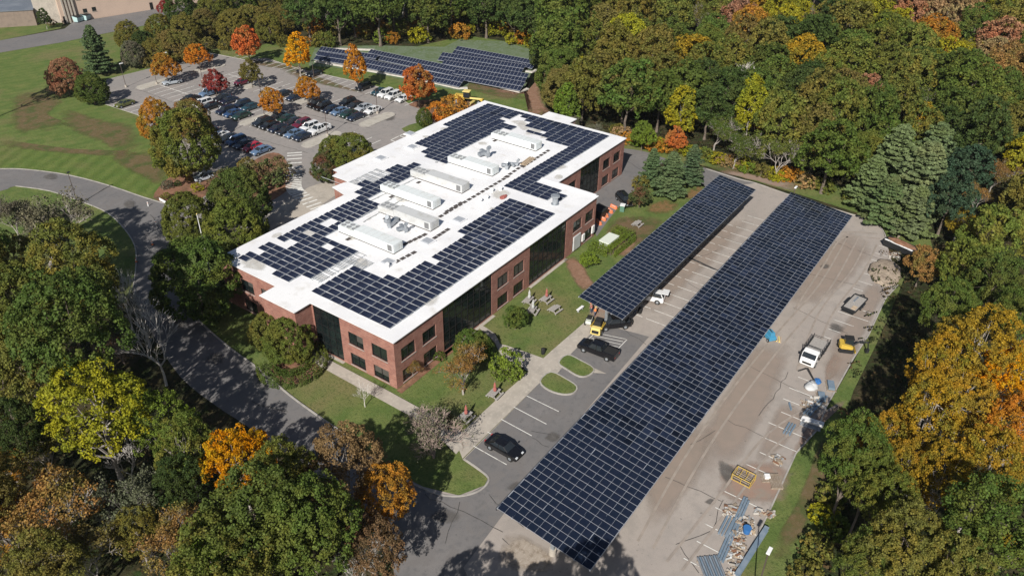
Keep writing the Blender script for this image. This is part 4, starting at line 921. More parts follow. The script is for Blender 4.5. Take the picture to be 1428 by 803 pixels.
h=MB(); h.loft([[(3.1,-.6,.9),(3.5,-.6,.95),(3.45,-.6,.35),(3.0,-.6,.3)],[(3.1,0,.9),(3.5,0,.95),(3.45,0,.35),(3.0,0,.3)]],M['darksteel']); h.obj('bucket',t)
h=MB(); h.loft([[(1.35,-.85,.15),(1.45,-.85,.6),(1.5,-.85,.15)],[(1.35,.85,.15),(1.45,.85,.6),(1.5,.85,.15)]],M['yellow']); h.obj('blade',t)
# yellow skid steer loader
x,y=g(834,457,.7); t=thing('skid_steer_loader','yellow skid steer loader at the near end of the short carport','loader',(x,y,Z4),.25)
h=MB(); h.box(-1.5,1.0,-.6,.6,.35,1.15,M['yellow']); h.box(-1.62,-.75,-.72,.72,.5,1.5,M['paleyellow'],taper=.08); h.obj('body',t,bevel=.05)
h=MB(); h.box(-.8,.75,-.55,.55,1.1,2.05,M['black'],taper=.08); h.obj('cab',t,bevel=.04); 
h=MB(); h.box(-1.64,-1.6,-.5,.5,.7,1.2,M['black']); h.obj('rear_grille',t)
for s_ in (-1,1):
    h=MB(); h.tube((-1.3,s_*.78,1.55),(1.0,s_*.78,1.0),.11,.10,M['yellow']); h.tube((1.0,s_*.78,1.0),(1.5,s_*.78,.4),.10,.09,M['yellow']); h.obj('lift_arm',t)
    for X in (-.75,.55): put('wheel',WM,t,(X,s_*.75,.4),scale=1.15)
h=MB(); h.loft([[(1.5,-.9,.15),(2.2,-.9,.12),(1.55,-.9,.75)],[(1.5,.9,.15),(2.2,.9,.12),(1.55,.9,.75)]],M['darksteel']); h.obj('bucket',t)
# small trencher beside it
x,y=g(822,447,.6); t=thing('walk_behind_trencher','small cream and black machine standing left of the yellow loader','machine',(x,y,Z5),.3)
h=MB(); h.box(-.9,.5,-.4,.4,.45,1.0,M['cream']); h.box(-.5,.3,-.35,.35,1.0,1.3,M['black']); h.obj('body',t,bevel=.05)
h=MB(); h.tube((.5,0,.7),(1.5,0,.25),.12,.1,M['darksteel']); h.obj('digging_arm',t); h=MB(); h.tube((-.9,-.3,1.0),(-1.2,-.3,1.3),.03,.03,M['black']); h.tube((-.9,.3,1.0),(-1.2,.3,1.3),.03,.03,M['black']); h.tube((-1.2,-.3,1.3),(-1.2,.3,1.3),.03,.03,M['black']); h.obj('handlebar',t)
for X in (-.5,.3):
    for s_ in (-1,1): put('wheel',WM,t,(X,s_*.48,.34))
# front wheel loader, pale yellow, behind the roof
x,y=g(652,138,1.2); t=thing('wheel_loader','faded yellow road grader parked on gravel beyond the roof corner','loader',(x,y,Z1),-pi/2+.35)
h=MB(); h.box(-3.2,-.6,-.75,.75,1.0,2.1,M['yellow'],taper=.08); h.box(-.6,3.6,-.22,.22,1.25,1.6,M['paleyellow']); h.box(3.2,3.9,-.6,.6,.9,1.5,M['yellow']); h.obj('body',t,bevel=.05)
h=MB(); h.box(-.9,.6,-.7,.7,1.7,3.0,M['carglass'],taper=.06); h.obj('cab',t); h=MB(); h.box(-1.05,.75,-.85,.85,3.0,3.15,M['paleyellow']); h.obj('cab_roof',t,bevel=.03)
for X in (-2.6,-1.3,3.1):
    for s_ in (-1,1): put('wheel',WM,t,(X,s_*.95,.68),scale=1.95)
h=MB(); h.loft([[(1.0,-1.7,.25),(1.25,-1.7,.6),(1.05,-1.7,.95),(1.15,-1.7,.95),(1.35,-1.7,.6),(1.1,-1.7,.25)],[(1.6,1.7,.25),(1.85,1.7,.6),(1.65,1.7,.95),(1.75,1.7,.95),(1.95,1.7,.6),(1.7,1.7,.25)]],M['paleyellow']); h.obj('blade',t)
# blue lift machine at the carport edge
x,y=g(1074,466,.9); t=thing('boom_lift','sky blue work lift base under the right edge of the long carport','lift',(x,y,Z3),.9); t.scale=(.75,.75,.75)
h=MB(); h.box(-1.2,1.2,-.75,.75,.4,1.15,M['cyan'],taper=.05); h.obj('chassis',t,bevel=.06); h=MB(); h.box(-.9,.7,-.5,.5,1.15,1.9,M['cyan'],taper=.05); h.obj('engine_cover',t,bevel=.05)
for X in (-.75,.75):
    for s_ in (-1,1): put('wheel',WM,t,(X,s_*.8,.36))
h=MB(); h.tube((-.5,0,1.8),(1.8,0,2.3),.12,.1,M['black']); h.obj('boom',t)
lm=MB()
for k in range(5): lm.box(-.7+.05*k,.7-.06*k,-.5+.24*k,-.36+.24*k,.0,.12+.07*(k%2),M['paleyellow'] if k%2 else M['palewood'],rz=.1*k)
x,y=g(1084,474); o=lm.obj('wood_blocks',None,(x,y,Z3+.01),.3); tag(o,'heap of pale yellow timber blocks by the blue lift','lumber')
# orange barriers
x,y=g(844,303); t=None
for k in range(5):
    px=835+k*5.2; py=312-k*5.4; X,Y=g(px,py)
    t=thing('safety_barrier',f'orange plastic barrier, {ORD[k]} from the left in the pile beside the building corner','barrier',(X,Y,Z1),1.1+.3*sin(k*2.1),'orange barriers beside the building'); t.scale=(.8,.8,.62)
    h=MB(); h.loft([[(-.95,-.35,0),(-.95,.35,0),(-.95,.15,.5),(-.95,.1,1.0),(-.95,-.1,1.0),(-.95,-.15,.5)],[(.95,-.35,0),(.95,.35,0),(.95,.15,.5),(.95,.1,1.0),(.95,-.1,1.0),(.95,-.15,.5)]],M['orange']); h.obj('shell',t,bevel=.05)
    h=MB(); h.box(-.6,.6,-.13,.13,.6,.82,M['white']); h.obj('reflector_strip',t)
# transformer + hedge
x,y=g(849,338,.6); t=thing('transformer_box','pale green utility transformer cabinet inside the clipped hedge','utility box',(x,y,Z1),-.02)
h=MB(); h.box(-1.7,1.7,-.95,.95,.1,1.35,M['cream']); h.obj('cabinet',t,bevel=.05); h=MB(); h.box(-1.75,1.75,-1.0,1.0,1.35,1.43,M['cream']); h.obj('lid',t,bevel=.03); h=MB(); h.box(-1.9,1.9,-1.15,1.15,0,.1,M['walk']); h.obj('plinth',t)
x,y=g(868,291,.5); t=thing('utility_cabinet','small green utility cabinet beside the black SUV','utility box',(x,y,Z1),.3); h=MB(); h.box(-.5,.5,-.4,.4,0,1.2,mat('green enamel',(.10,.20,.15),.5)); h.obj('cabinet',t,bevel=.05); h=MB(); h.box(-.55,.55,-.45,.45,1.2,1.28,M['white']); h.obj('lid',t)
# dumpsters: dark bin at the building corner, two at the far building
def dumpster(px,py,col,label,rz=0,sc=1.):
    x,y=g(px,py); t=thing('dumpster',label,'dumpster',(x,y,Z2),rz,None,sc)
    h=MB(); h.loft([[(-.9,-.6,.15),(.9,-.6,.15),(.9,.6,.15),(-.9,.6,.15)],[(-.95,-.75,1.2),(.95,-.75,1.2),(.95,.75,1.45),(-.95,.75,1.45)]],col); h.obj('bin',t,bevel=.03)
    h=MB(); h.add([(-.97,-.78,1.22),(.97,-.78,1.22),(.97,.78,1.5),(-.97,.78,1.5)],[(0,1,2,3)],M['black']); h.v+=[(a,b,c+.06) for a,b,c in h.v]; h.f+=[[4,5,6,7]]; h.m+=[0]; h.obj('lid',t)
dumpster(836,303,M['darksteel'],'dark bin standing against the brick corner behind the orange barriers',0,1.3)
cy_=mat('weathered pale blue paint',(.40,.55,.55),.6)
dumpster(110,31,cy_,'pale blue dumpster at the foot of the peach wall, left one',.3,1.3); dumpster(121,28.5,cy_,'pale blue dumpster at the foot of the peach wall, right one',.5,1.3)
# ------------------------------------------------------------------ picnic tables, closed umbrellas
def picnic(px,py,rz,label,umb=None,ulabel=None):
    x,y=g(px,py,.4); t=thing('picnic_table',label,'picnic table',(x,y,Z1),rz,'grey picnic tables on the lawns')
    h=MB()
    for k in range(4): h.box(-.92,.92,-.37+k*.19,-.2+k*.19,.72,.76,M['greywood'])
    h.obj('tabletop',t)
    for s_ in (-1,1):
        h=MB(); h.box(-.92,.92,s_*.72-.13,s_*.72+.13,.42,.46,M['greywood']); h.obj('seat',t)
    for X in (-.6,.6):
        h=MB(); h.tube((X,-.62,0),(X,-.22,.72),.05,.05,M['greywood'],5); h.tube((X,.62,0),(X,.22,.72),.05,.05,M['greywood'],5); h.box(X-.03,X+.03,-.78,.78,.36,.42,M['greywood']); h.obj('leg',t)
    if umb:
        u=thing('patio_umbrella',ulabel,'umbrella',(x,y,Z1),0,'closed patio umbrellas')
        h=MB(); h.tube((0,0,0),(0,0,2.55),.03,.03,M['steel'],8); h.obj('pole',u)
        h=MB(); n=16; R=lambda r,z:[((r*(1+.18*(i%2)))*cos(2*pi*i/n),(r*(1+.18*(i%2)))*sin(2*pi*i/n),z) for i in range(n)]
        h.loft([R(.15,1.0),R(.20,1.25),R(.13,1.6),R(.15,1.85),R(.08,2.2),R(.03,2.4)],M[umb]); h.obj('canopy',u)
picnic(738,420,.1,'picnic table with the left grey umbrella on the main lawn','greycloth','closed grey umbrella over the left picnic table on the main lawn')
picnic(743,434,.25,'picnic table with grey umbrella just right of the small round tree','greycloth','closed grey umbrella over the picnic table beside the small round tree')
picnic(762,418,-.05,'picnic table with red umbrella on the main lawn','red','closed red umbrella on the main lawn')
picnic(774,432,-.1,'picnic table without umbrella on the main lawn')
picnic(690,550,.05,'picnic table with red umbrella beside the walk, near the lime green shrub','red','closed red umbrella beside the walk near the lime green shrub')
picnic(650,582,0,'picnic table with red umbrella under the bare reddish tree','red','closed red umbrella nearest the front walk corner')
picnic(889,313,0,'lone picnic table on the lawn behind the hedge')
x,y=g(809,431,.3); t=thing('garden_bench','pale bench slab on the lawn left of the yellow loader','bench',(x,y,Z1),-.05)
h=MB(); h.box(-.75,.75,-.2,.2,.42,.5,M['white']); h.obj('seat',t)
for X in (-.5,.5): h=MB(); h.box(X-.07,X+.07,-.16,.16,0,.42,M['louver']); h.obj('leg',t)
def bin_(px,py,label):
    x,y=g(px,py); t=thing('litter_bin',label,'litter bin',(x,y,Z5)); h=MB(); h.lathe([(.24,0),(.27,.75),(.29,.78)],(0,0,0),M['darksteel'],12); h.obj('bin',t); h=MB(); h.lathe([(.29,.78),(.28,.86),(.1,.98)],(0,0,0),M['black'],12); h.obj('lid',t)
bin_(757,494,'black litter bin at the lawn corner where the walks meet'); bin_(728,521,'dark brown bin at the edge of the walk beside the lime shrub')
# ------------------------------------------------------------------ lamps and poles
def lamp(bx,by,label,h_=5.75,head='white',arm=.5,world=None):
    x,y=world if world else g(bx,by); t=thing('lamp_post',label,'lamp post',(x,y,Z2),0,'lamp posts of the parking lots')
    m_=MB(); m_.lathe([(.28,0),(.28,.55),(.0,.55)],(0,0,0),M['walk'],12); m_.obj('base',t)
    m_=MB(); m_.tube((0,0,.5),(0,0,h_),.07,.055,mat_pole,8); m_.obj('pole',t)
    m_=MB(); m_.box(-.15,arm+.25,-.17,.17,h_,h_+.16,M['white'] if head=='white' else M['darksteel']); m_.obj('lamp_head',t,bevel=.02)
mat_pole=mat('brown pole paint',(.13,.10,.09),.5,.3)
for i,(bx_,by_,lb,hd) in enumerate([(457,190,'brown lamp post on the front pale oval island','dark'),(526.5,159,'brown lamp post on the far pale island beside the white sedan','dark'),(439,117,'brown lamp post behind the orange tree by the black sedan','dark'),(365,137,'lamp post behind the middle orange tree','dark'),(369,163,'lamp post on the pale island before the middle orange tree','dark'),(219,118,'lamp post on the leftmost pale island','dark'),(292,93,'lamp post beside the orange tree at the back of the lot','dark'),(283,114,'lamp post left of the red island tree','dark'),(236,106,'lamp post with white head behind the leftmost orange island tree','white'),(176,122,'lamp post with white head at the left corner of the back lot','white')]): lamp(bx_,by_,lb,head=hd)
lamp(109,285.4,'tall thin pole at the inner edge of the curved road',6.2,head='dark',arm=.1)
x,y=g(1109,263,6.2); lamp(0,0,'lamp post with white head at the far end of the long carport',6.2,world=(x,y))
x,y=g(1071,772,7.5); lamp(0,0,'lamp post on the grass at the lower right, near the tree shade',7.5,head='white',world=(x,y))
x,y=g(274.5,299.4,11); t=thing('flagpole','white flagpole without a flag rising between the round trees','flagpole',(x,y,Z1)); m_=MB(); m_.tube((0,0,0),(0,0,11),.1,.05,M['white'],10); m_.obj('pole',t); m_=MB(); m_.lathe([(.02,11),(.1,11.06),(.1,11.14),(.01,11.2)],(0,0,0),M['paleyellow'],10); m_.obj('finial',t); m_=MB(); m_.lathe([(.5,0),(.5,.25),(0,.25)],(0,0,0),M['walk'],12); m_.obj('base',t)
for px,py,lb in [(213,342,'small red and white striped post on the road near the round trees'),(190.5,366,'red and white marker at the inner kerb of the road'),(251,340,'orange marker beside the round tree at the junction')]:
    x,y=g(px,py); t=thing('traffic_cone',lb,'traffic cone',(x,y,Z2+.01)); m_=MB(); m_.box(-.25,.25,-.25,.25,0,.05,M['black']); m_.obj('foot',t); m_=MB(); m_.lathe([(.17,.05),(.11,.35)],(0,0,0),M['orange'],12); m_.lathe([(.11,.35),(.075,.55)],(0,0,0),M['white'],12); m_.lathe([(.075,.55),(.03,.8)],(0,0,0),M['orange'],12); m_.obj('cone',t)
x,y=g(228,284); t=thing('entrance_sign','low white sign board on the planting bed at the road junction','sign',(x,y,Z3),1.5)
m_=MB(); m_.box(-1.1,1.1,-.06,.06,.25,.75,M['white']); m_.obj('board',t,bevel=.02)
for X in (-.9,.9): m_=MB(); m_.box(X-.06,X+.06,-.07,.07,0,.25,M['wood']); m_.obj('post',t)
for px,py,lb in [(207,288,'short white bollard at the road junction'),(218,314,'white bollard standing in the road mouth')]:
    x,y=g(px,py); t=thing('bollard',lb,'bollard',(x,y,Z2+.01)); m_=MB(); m_.lathe([(.09,0),(.09,.8),(.04,.9)],(0,0,0),M['white'],10); m_.obj('post',t); m_=MB(); m_.lathe([(.095,.6),(.095,.7)],(0,0,0),M['orange'],10); m_.obj('band',t)
# timber guard rail at the far corner
gr=smooth_open(GP([(1193,289),(1215,299),(1235,311),(1246,322),(1253,334)]),4)
t=thing('timber_guard_rail','brown timber guard rail curving along the grass at the far corner of the lot','guard rail',(gr[8][0],gr[8][1],0))
c0=Vector((gr[8][0],gr[8][1],0)); m_=MB()
for i in range(len(gr)-1):
    a,b=Vector((*gr[i],.6))-c0,Vector((*gr[i+1],.6))-c0; d_=(b-a); n_=Vector((-d_.y,d_.x,0)).normalized()*.07
    m_.add([tuple(a-n_+Vector((0,0,-.14))),tuple(b-n_+Vector((0,0,-.14))),tuple(b+n_+Vector((0,0,-.14))),tuple(a+n_+Vector((0,0,-.14))),tuple(a-n_+Vector((0,0,.14))),tuple(b-n_+Vector((0,0,.14))),tuple(b+n_+Vector((0,0,.14))),tuple(a+n_+Vector((0,0,.14)))],[(3,2,1,0),(4,5,6,7),(0,1,5,4),(1,2,6,5),(2,3,7,6),(3,0,4,7)],M['wood'])
m_.obj('rail',t)
for i in range(0,len(gr),2):
    q=Vector((*gr[i],0))-c0; m_=MB(); m_.box(q.x-.1,q.x+.1,q.y+.08,q.y+.28,0,.85,M['wood']); m_.obj('post',t)
# ------------------------------------------------------------------ construction leftovers in the lot
def heap(name,px,py,w,d_,h_,items,label,cat,seed=0,rz=0):
    w*=.85; d_*=.85; items=int(items*1.6); rn=random.Random(seed); x,y=g(px,py); mb=MB()
    for k in range(items):
        a,b=rn.uniform(-w/2,w/2),rn.uniform(-d_/2,d_/2); s_=rn.uniform(.07,.34)*rn.uniform(.5,1); m_=M[rn.choice(['palewood','rubble','walk','wood','rubble','conc_white','mulch','wood','louver','ductgrey'])]
        zz=max(0,h_*(1-(2*a/w)**2)*(1-(2*b/d_)**2))*rn.random()
        mb.box(a-s_*1.3,a+s_*1.3,b-s_*.4,b+s_*.4,zz,zz+rn.uniform(.05,.2),m_,rz=rn.choice([.1,.9,1.4,1.6,2.5])+rn.uniform(-.3,.3))
    o=mb.obj(name,None,(x,y,Z3+.01),rz); tag(o,label,cat); return o
x,y=g(1255,345,.6); t=thing('rubble_skip','low open skip heaped with red brick rubble at the far grass corner','skip',(x,y,Z3),1.25)
h=MB(); h.loft([[(-2.4,-1,.2),(2.4,-1,.2),(2.4,1,.2),(-2.4,1,.2)],[(-2.7,-1.15,1.3),(2.7,-1.15,1.3),(2.7,1.15,1.3),(-2.7,1.15,1.3)]],M['darksteel']); h.obj('bin',t); h=MB(); h.blob((0,0,1.25),(2.4,1.0,.45),M['mulch'],3,.2,14,6); h.obj('brick_rubble',t)
h=MB()
for k in range(6): h.box(-2.5+k*.8,-1.6+k*.8,.75,1.0,1.3,1.42,M['white'],rz=.2*sin(k*3))
h.obj('white_boards',t)
heap('scrap_heap',1247,358,3.2,2.0,.5,40,'scatter of pale boards and scrap in front of the brick skip','scrap',5,.3)
x,y=g(1234,380); h=MB(); h.blob((0,0,0),(4.4,2.4,.5),M['rubble'],8,.10,30,10); o=h.obj('dirt_mound',None,(x,y,Z3),.15,smooth=True); tag(o,'low mound of tan spoil between the skip and the trailer','dirt mound')
x,y=g(1037,665,.5); t=thing('steel_cage_rack','yellow steel cage frame on the tan lot near the pallets','steel rack',(x,y,Z3),-.05); t.scale=(.8,.68,.72)
for zz in (.12,1.15):
    h=MB()
    for s_ in (-1,1): h.tube((-.95,s_*1.6,zz),(.95,s_*1.6,zz),.05,.05,M['yellow'],6); h.tube((s_*.95,-1.6,zz),(s_*.95,1.6,zz),.05,.05,M['yellow'],6)
    for k in (-.55,.55): h.tube((-.95,k,zz),(.95,k,zz),.045,.045,M['yellow'],6)
    h.obj('frame',t)
for X in (-.95,.95):
    for Y in (-1.6,0,1.6): h=MB(); h.tube((X,Y,0),(X,Y,1.2),.05,.05,M['yellow'],6); h.obj('post',t)
h=MB()
for k in range(14): h.tube((-.8+.12*k,-1.4,.3),(-.8+.12*k,1.4,.3+.02*k),.07,.07,M['wood'] if k%3 else M['black'],6)
h.obj('stacked_rods',t)
def pallet(px,py,rz,label,cargo=None,w=1.2,l=1.2,hh=.14,z=Z3,dark=False):
    x,y=g(px,py); t=thing('pallet',label,'pallet',(x,y,z),rz,'pallets on the lot'); h=MB(); mw=M['wood'] if dark else M['palewood']
    for k in range(7): h.box(-l/2,l/2,-w/2+k*w/7,-w/2+k*w/7+w/9,hh-.03,hh,mw)
    h.obj('deck',t); h=MB()
    for k in (-1,0,1): h.box(k*l*.45-.05,k*l*.45+.05,-w/2,w/2,0,hh-.03,mw)
    h.obj('stringer',t)
    if cargo: h=MB(); cargo(h); h.obj('load',t)
pallet(1069,667,.6,'dark pallet with a white box on it right of the yellow cage',lambda h:h.box(-.3,.3,-.3,.3,.15,.45,M['white']),1.4,1.4,dark=True)
pallet(1080,673,.6,'long brown pallet lying beside the white box pallet',None,1.3,2.2,.3,dark=True)
heap('stone_pile',1084,642,1.9,1.5,.4,26,'small pile of reddish stones near the grass edge','stone pile',11)
def beams(px,py,px2,py2,n,w,m_,label,name='steel_beam',h0=.0,sec=.2,z=Z3):
    (x0,y0),(x1,y1)=g(px,py),g(px2,py2); L=hypot(x1-x0,y1-y0); a=math.atan2(y1-y0,x1-x0)
    for k in range(n):
        off=(k-(n-1)/2)*w; sh=random.uniform(-.02,.02)*L; t=MB(); L2=L*random.uniform(.95,1.02)/2
        t.box(-L2,L2,-sec/2,sec/2,0,.03,m_); t.box(-L2,L2,-sec/2,sec/2,sec,sec+.03,m_); t.box(-L2,L2,-.03,.03,.03,sec,m_)
        o=t.obj(name,None,((x0+x1)/2-sin(a)*off+cos(a)*sh,(y0+y1)/2+cos(a)*off+sin(a)*sh,z+.01+h0),a)
        tag(o,label+('' if n==1 else f', {ORD[k]} from the '+('carport side' if True else '')),'beam','steel beams lying on the lot')
beams(1041,697,1004,782,3,.28,M['bluesteel'],'long blue grey beam lying in the debris at the lower right',sec=.22)
beams(1019,722,1006,748,3,.36,M['bluesteel'],'short blue grey beam beside the long beams',sec=.2)
beams(1069,738,1026,806,1,.3,M['bluesteel'],'long greenish grey beam along the kerb at the lower right',sec=.5)
beams(1149,553,1124,580,3,.34,M['bluesteel'],'blue grey beam leaning in the pile above the white beams',sec=.25)
beams(1105,592,1096,607,3,.35,M['bluesteel'],'short blue grey pipe length on the stall line',sec=.2)
beams(1100,563,1103,573,1,.3,M['bluesteel'],'single short grey bar lying apart on the lot',sec=.2)
beams(1117,585,1148,595,2,.42,M['white'],'white wrapped beam at the edge of the tree shade',sec=.34)
beams(1116,591,1144,600,3,.3,M['steel'],'thin silver rail below the white beams',sec=.12)
for i,(px,py,w,d_,n,lb) in enumerate([(1021,715,2.2,1.6,30,'heap of pale sacks and clamps left of the long beams'),(1012,717,.8,.7,8,'few pale blocks beside the pallet heap'),(1040,733,2.6,2.2,46,'heap of boxed fittings right of the long beams, upper part'),(1030,752,2.6,1.8,36,'heap of wooden offcuts right of the long beams, middle part'),(1026,772,3.0,2.2,46,'heap of wooden offcuts right of the long beams, lowest part'),(1066,717,1.2,2.4,26,'small stacks of pavers along the kerb'),(1127,567,2.4,1.8,30,'pile of wooden crating left of the blue grey beams'),(1140,562,2.4,2.0,20,'loose fittings around the blue grey beams'),(1022,795,2.5,1.2,20,'rusty offcuts beside the stacked racking at the bottom')]): heap('debris_pile',px,py,w,d_,.5,n,lb,'debris',30+i,.3)
x,y=g(1040,745); h=MB(); h.lathe([(.35,0),(.42,.7),(.44,.72)],(0,0,0),M['blue'],12); o=h.obj('plastic_tub',None,(x,y,Z3+.3)); tag(o,'bright blue plastic tub among the debris','tub')
x,y=g(1131,541); h=MB(); h.blob((0,0,.25),(1.1,.8,.45),M['ductgrey'],12,.2,14,7); o=h.obj('covered_pile',None,(x,y,Z3),smooth=True); tag(o,'rounded pile under pale plastic sheet below the flatbed truck','covered pile')
x,y=g(1139,534); h=MB(); h.blob((0,0,.2),(.6,.45,.3),M['blue'],13,.25,10,6); o=h.obj('blue_tarp',None,(x,y,Z3)); tag(o,'crumpled blue tarpaulin against the covered pile','tarp')
h=MB(); h.tube((0,-1.2,.2),(1.6,.6,1.0),.08,.08,M['black']); h.tube((1.6,.6,1.0),(1.2,1.6,.3),.08,.08,M['black']); x,y=g(1125,533); o=h.obj('black_pipe',None,(x,y,Z3)); tag(o,'bent black pipe behind the covered pile','pipe')
for i,(px,py,lb) in enumerate([(1158,540,'pallet with blue grey panels in the upper row at the tree shade'),(1145,556,'dark pallet above the blue grey beams')]): pallet(px,py,.4,lb,lambda h:h.box(-.8,.8,-.4,.4,.15,.5,M['bluesteel']),1.2,2.0,dark=True)
# stacked racking sheets at the bottom
x,y=g(992,795); t=thing('racking_stack','stack of galvanised racking sheets at the bottom edge of the lot','racking',(x,y,Z3),.75); t.scale=(.75,.72,.8)
for k in range(9):
    h=MB(); h.box(-2.0,2.0,-1.5+k*.34,-1.28+k*.34,.1,.3+.05*(k%2),M['bluesteel'] if k%2 else M['steel']); h.obj('rail',t)
h=MB(); h.box(-1.6,-1.4,-1.6,1.6,0,.1,M['wood']); h.box(1.4,1.6,-1.6,1.6,0,.1,M['wood']); h.obj('skid',t)
# ------------------------------------------------------------------ people
def person(px,py,label,top,pose,rz=0,z=Z4,h_=1.75):
    x,y=g(px,py); t=thing('person',label,'person',(x,y,z),rz)
    J=pose; sc=h_/1.75
    bm=bmesh.new(); names=list(J['p']); V={n_:bm.verts.new(tuple(c*sc for c in J['p'][n_])) for n_ in names}
    for a,b in J['e']: bm.edges.new((V[a],V[b]))
    me=bpy.data.meshes.new('body'); bm.to_mesh(me); bm.free(); me.materials.append(M['skin'])
    o=put('body',me,t); sk=o.modifiers.new('skin','SKIN'); sk.use_smooth_shade=True
    for i,n_ in enumerate(names):
        r=J['r'][n_]*sc; o.data.skin_vertices[0].data[i].radius=(r,r); o.data.skin_vertices[0].data[i].use_root=(n_=='pel')
    su=o.modifiers.new('sub','SUBSURF'); su.levels=1; su.render_levels=1
    def cloth(nm,seq,m_,gain):
        h=MB()
        for a,b in seq: h.tube(Vector(J['p'][a])*sc,Vector(J['p'][b])*sc,J['r'][a]*sc*gain,J['r'][b]*sc*gain,m_,10)
        h.obj(nm,t,smooth=True)
    cloth('shirt',[('pel','che'),('che','neck0'),('shl','ell'),('shr','elr'),('shl','shr')],top,1.12)
    cloth('trousers',[('pel','hpl'),('pel','hpr'),('hpl','knl'),('hpr','knr'),('knl','anl'),('knr','anr')],M['jeans'],1.18)
    hp=Vector(J['p']['head'])*sc; h=MB(); h.blob((hp.x-.01,hp.y,hp.z+.05),(.115,.10,.11),J.get('hat',M['hair']),2,.03,12,8); h.obj('hair' if 'hat' not in J else 'hard_hat',t,smooth=True)
    return t
def stand(lean=0.,armf=.25):
    # faces +X
    L=lambda x,z:(x+lean*max(0,z-.95),z-.35*abs(lean)*max(0,z-.95))
    def P(x,y,z): q=L(x,z); return (q[0],y,q[1])
    p={'pel':P(0,0,.95),'che':P(.02,0,1.28),'neck0':P(.01,0,1.46),'neck':P(.02,0,1.54),'head':P(.05,0,1.66),'shl':P(0,.19,1.42),'shr':P(0,-.19,1.42),'ell':P(.05,.25,1.15),'elr':P(.08,-.24,1.16),'hal':P(armf,.22,.95),'har':P(armf,-.2,.98),
       'fl':P(armf+.08,.2,.90),'fr':P(armf+.08,-.18,.93),'hpl':(0,.1,.9),'hpr':(0,-.1,.9),'knl':(.06,.12,.5),'knr':(-.02,-.12,.5),'anl':(0,.13,.09),'anr':(-.1,-.13,.09),'tol':(.16,.14,.05),'tor':(.06,-.14,.05)}
    r={'pel':.14,'che':.15,'neck0':.09,'neck':.055,'head':.10,'shl':.07,'shr':.07,'ell':.045,'elr':.045,'hal':.035,'har':.035,'fl':.035,'fr':.035,'hpl':.1,'hpr':.1,'knl':.065,'knr':.065,'anl':.045,'anr':.045,'tol':.04,'tor':.04}
    e=[('pel','che'),('che','neck0'),('neck0','neck'),('neck','head'),('neck0','shl'),('neck0','shr'),('shl','ell'),('shr','elr'),('ell','hal'),('elr','har'),('hal','fl'),('har','fr'),('pel','hpl'),('pel','hpr'),('hpl','knl'),('hpr','knr'),('knl','anl'),('knr','anr'),('anl','tol'),('anr','tor')]
    return {'p':p,'r':r,'e':e}
q=stand(.1); q['hat']=M['paleyellow']; person(829,442,'person in orange hi-vis vest standing beside the yellow loader',M['hivis'],q,-.8)
q=stand(.75,.5); person(884,440,'person in salmon shirt bending forward beside the black SUV',M['salmon'],q,.6,Z3)
q=stand(.2); q['hat']=M['orange']; person(824.5,437,'person in red shirt under the near edge of the short carport',M['red'],q,1.8)
tc=MB(); tc.box(-.35,.35,-.25,.25,0,.55,M['black']); x,y=g(880,451); o=tc.obj('tool_chest',None,(x,y,Z3+.01),.6,bevel=.03); tag(o,'black tool chest on the ground by the bending person','tool chest')
tc=MB(); tc.lathe([(.29,0),(.31,.45),(.29,.9),(.0,.9)],(0,0,0),M['black'],14); x,y=g(892,437); o=tc.obj('drum',None,(x,y,Z3+.01)); tag(o,'black drum on the lot right of the bending person','drum')
# ------------------------------------------------------------------ far industrial building
A=Vector((*g(88,33.5),0)); B=Vector((*g(228,11.5),0)); d_=(B-A).normalized(); n_=Vector((d_.y,-d_.x,0)); 
if n_.dot(Vector((CAM[0],CAM[1],0))-A)<0: n_=-n_
ang=math.atan2(d_.y,d_.x)
t=thing('warehouse','peach walled industrial building with flat roof at the top left','building',tuple(A),ang)
s=1 if n_.dot(Vector((-sin(ang),cos(ang),0)))>0 else -1
h=MB(); h.box(0,62,*sorted((-.0,-s*30)),0,9.5,M['tan_wall']); h.obj('wall',t)
h=MB(); h.box(-.2,62.2,*sorted((s*.2,-s*30.2)),9.5,9.9,M['tar_roof']); h.obj('roof',t)
for u,z in [(5.5,6.3),(8.2,6.4),(6.6,2.2),(9.3,2.3)]:
    h=MB(); yy=s*.03; h.box(u,u+1.2,*sorted((s*.01,s*.05)),z,z+1.2,M['glass']); w_=h.obj('window',t); h=MB(); h.box(u-.1,u+1.3,*sorted((s*.05,s*.12)),z-.15,z-.02,M['walk']); h.obj('sill',w_)
h=MB()
for k in range(4): h.box(1.0+k*.95,1.45+k*.95,*sorted((s*.0,s*.55)),0,8.2,M['walk'])
h.obj('pilaster',t); h=MB(); h.box(.4,1.0,*sorted((s*.01,s*.06)),0,2.1,M['mullion']); h.box(27,28,*sorted((s*.01,s*.06)),0,2.3,M['mullion']); h.obj('door',t)
A2=Vector((*g(2,39),0)); B2=Vector((*g(52,36),0)); d2=(B2-A2).normalized(); a2=math.atan2(d2.y,d2.x)
t=thing('brown_annex','low brown block building with blue grey flat roof at the top left corner','building',tuple(A2),a2)
Lw=(B2-A2).length; nn=Vector((-d2.y,d2.x,0)); s2=-1 if nn.dot(Vector((CAM[0],CAM[1],0))-A2)<0 else 1
h=MB(); h.box(-30,Lw,*sorted((0,-s2*26)),0,4.6,M['brown_wall']); h.obj('wall',t); h=MB(); h.box(-30.2,Lw+.2,*sorted((s2*.2,-s2*26.2)),4.6,4.9,M['tar_roof']); h.obj('roof',t)
t=thing('loading_block','tall light brown wall block joining the two industrial buildings','building',tuple(B2),a2)
